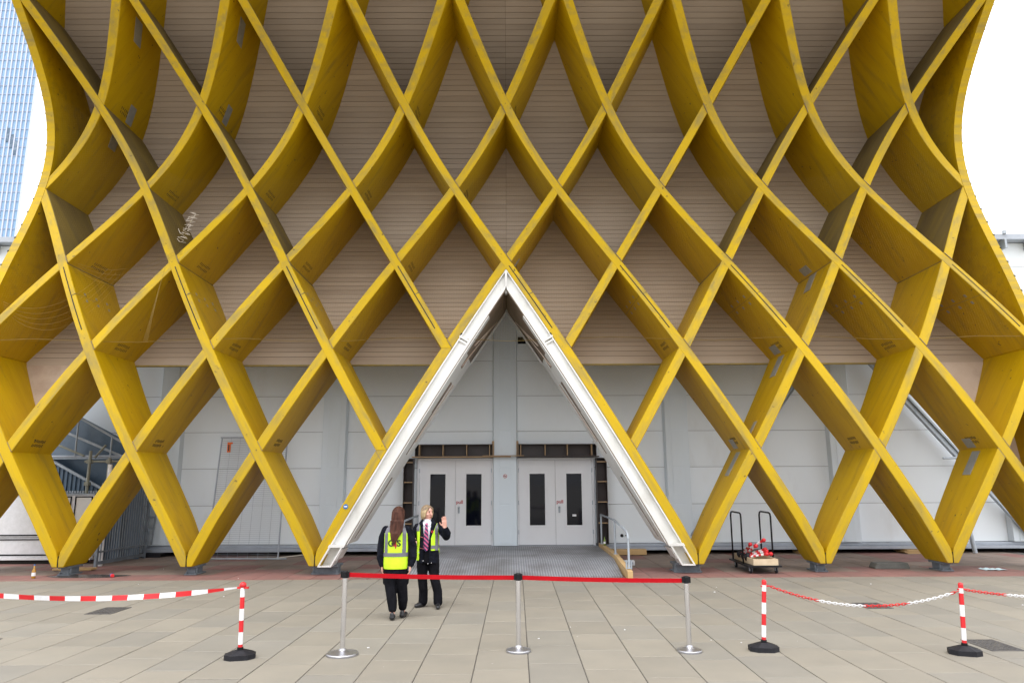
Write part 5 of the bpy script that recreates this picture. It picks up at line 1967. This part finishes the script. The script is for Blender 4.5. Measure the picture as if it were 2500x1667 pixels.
# open jacket: torso shell without its front strip, plus sleeves
jt = MB()
jt.torso([(0.70, BX + 0.005, 0, 0.172, 0.140), (0.85, BX, 0, 0.175, 0.142), (1.0, BX, 0, 0.166, 0.136), (1.12, BX, 0, 0.166, 0.13), (1.25, BX, 0, 0.182, 0.122), (1.31, BX, 0, 0.145, 0.100), (1.37, BX - 0.008, 0.006, 0.088, 0.085), (1.40, BX - 0.01, 0.01, 0.075, 0.075)], 40)
jtm = remesh(jt, 0.007, 2)
def jk_pred(c, n):
    if c.z < 0.712 and n.z < -0.5: return False
    if c.z > 1.385 and n.z > 0.5: return False
    gap = 0.028 + 0.045 * max(0.0, min(1.0, (c.z - 0.95) / 0.40)) + (0.02 if c.z < 0.95 else 0)
    return not (c.y < 0 and abs(c.x - BX + 0.012) < gap)
jp = patch(jtm, jk_pred, 0.0)
JK = mesh_obj('jacket', jp, M['darkcloth'], GB)
so = JK.modifiers.new('thick', 'SOLIDIFY')
so.thickness = 0.012
so.offset = -1
for arm, rad in (((AR[0], (BX - 0.225, 0.01, 1.16), AR[1], (BX - 0.245, -0.08, 1.03), (BX - 0.238, -0.15, 1.03)), (0.066, 0.066, 0.062, 0.058, 0.05)),
                 (((BX + 0.15, 0, 1.265), (BX + 0.24, -0.03, 1.20), (BX + 0.315, -0.07, 1.12), (BX + 0.318, -0.13, 1.17), (BX + 0.30, -0.20, 1.245)), (0.066, 0.070, 0.075, 0.070, 0.052))):
    sm = MB()
    sm.limb(list(arm), list(rad), 14)
    mesh_obj('sleeve', remesh(sm, 0.008, 2), M['darkcloth'], JK)
for s in (-1, 1):                           # jacket collar wings
    mb = MB()
    q = [(BX - 0.01 + s * 0.055, -0.075, 1.39), (BX - 0.01 + s * 0.095, -0.02, 1.40), (BX - 0.01 + s * 0.135, -0.095, 1.335), (BX - 0.01 + s * 0.098, -0.132, 1.285)]
    mb.add(q + [(a, b + 0.012, c) for a, b, c in q], [(0, 1, 2, 3), (7, 6, 5, 4), (0, 4, 5, 1), (1, 5, 6, 2), (2, 6, 7, 3), (3, 7, 4, 0)])
    mesh_obj('collar', mb.mesh('collar', []), M['darkcloth'], JK)
def vest_pred(c, n):
    if c.z > 1.315: return False
    dx = c.x - BX
    if c.y < 0.02:
        if dx < 0: return -0.20 < dx < -0.118 - 0.02 * max(0, 1.15 - c.z) and c.z > 0.745
        if c.z > 0.90: return dx > 0.062 + 0.07 * max(0, (c.z - 1.10) / 0.2) and c.z > 0.90
        return dx > 0.12 and c.z > 0.90
    return c.z > 0.86
vp = patch(jtm, vest_pred, 0.012)
VB = mesh_obj('vest', vp, M['hivis'], GB)
so = VB.modifiers.new('thick', 'SOLIDIFY'); so.thickness = 0.008; so.offset = -1
rp_ = patch(jtm, lambda c, n: vest_pred(c, n) and ((c.x - BX > 0 and (abs(c.x - BX - 0.135 - 0.02 * (1.2 - c.z)) < 0.02 or abs(c.z - 0.955) < 0.026)) or (c.x < BX and c.z > 1.21)), 0.017)
mesh_obj('reflective_tape', rp_, M['reflect'], VB)
tm = text_mesh('O', 0.05, 0.001, 0.003)
tm.transform(Matrix.Translation((BX + 0.088, -0.165, 1.20)) @ Matrix.Rotation(R(90), 4, 'X'))
tm.materials.clear()
mesh_obj('badge', tm, M['redprint'], VB)
mb = MB()
for (x, z) in ((0.075, 0.71), (-0.06, 0.745), (0.02, 0.70), (-0.13, 0.88)):
    mb.ball((BX + x, -0.148, z), 0.009, 6)
mesh_obj('stud', mb.mesh('stud', []), M['chrome'], JK)
mb = MB()
mb.tube([(BX - 0.145, -0.095, 1.125), (BX - 0.06, -0.142, 1.105)], 0.004, 6)
mb.tube([(BX - 0.15, -0.10, 0.945), (BX - 0.05, -0.15, 0.93)], 0.003, 6)
mesh_obj('zip', mb.mesh('zip', []), M['lips'], JK)
# hair: dark crown, pale lengths, open towards the face
rot = Matrix.Rotation(YAW, 3, 'Z')
hc = Vector((BX - 0.02, -0.015, 1.505))
H = lambda x, y, z: tuple(hc + rot @ Vector((x, y, z)))
hb = MB()
hb.ball(H(0, 0.018, 0.020), 0.101, 14, sc=(0.92, 0.95, 1.03), rot=rot)
hb.ball(H(0, 0.045, -0.03), 0.088, 14, sc=(0.98, 0.72, 1.05), rot=rot)
for k in range(30):
    a = R(-118 + 236 * k / 29)                # angle around from the back (0) to both sides of the face
    rr_ = 0.084
    x, y = math.sin(a) * rr_, math.cos(a) * rr_ + 0.012
    zt = -0.098 - random.uniform(0.0, 0.03) + (0.015 if abs(a) > 1.7 else 0)
    hb.limb([H(x * 0.75, y * 0.8, 0.07), H(x * 1.05, y * 1.04, 0.0), H(x * 1.04, y * 1.03, -0.07), H(x * 0.95, y * 0.95, zt)], [0.015, 0.014, 0.012, 0.005], 8)
for s in (-1, 1):                             # parted fringe sweeping off the forehead
    hb.limb([H(0.01, -0.045, 0.095), H(s * 0.05, -0.068, 0.06), H(s * 0.078, -0.045, 0.0), H(s * 0.082, -0.035, -0.08)], [0.02, 0.018, 0.014, 0.008], 8)
hm = remesh(hb, 0.006, 1)
hm.materials.append(M['blonde']); hm.materials.append(M['roots'])
for p in hm.polygons:
    c = p.center
    e = (c - hc)
    lo = rot.inverted() @ e
    p.material_index = 1 if lo.z > 0.045 + 0.02 * math.sin(lo.x * 160 + lo.y * 90) and lo.y < 0.07 else 0
ho = bpy.data.objects.new('hair', hm)
C.objects.link(ho)
ho.parent = GB
sh = MB()
shoe(sh, (-0.10, 0.07, 0), (-0.215, -0.05, 0), 0.04)
s1 = remesh(sh, 0.006, 2); flatten_floor(s1); mesh_obj('shoe', s1, M['shoe'], GB)
sh = MB()
shoe(sh, (0.137, -0.03, 0), (0.155, -0.22, 0), 0.04)
s1 = remesh(sh, 0.006, 2); flatten_floor(s1); mesh_obj('shoe', s1, M['shoe'], GB)
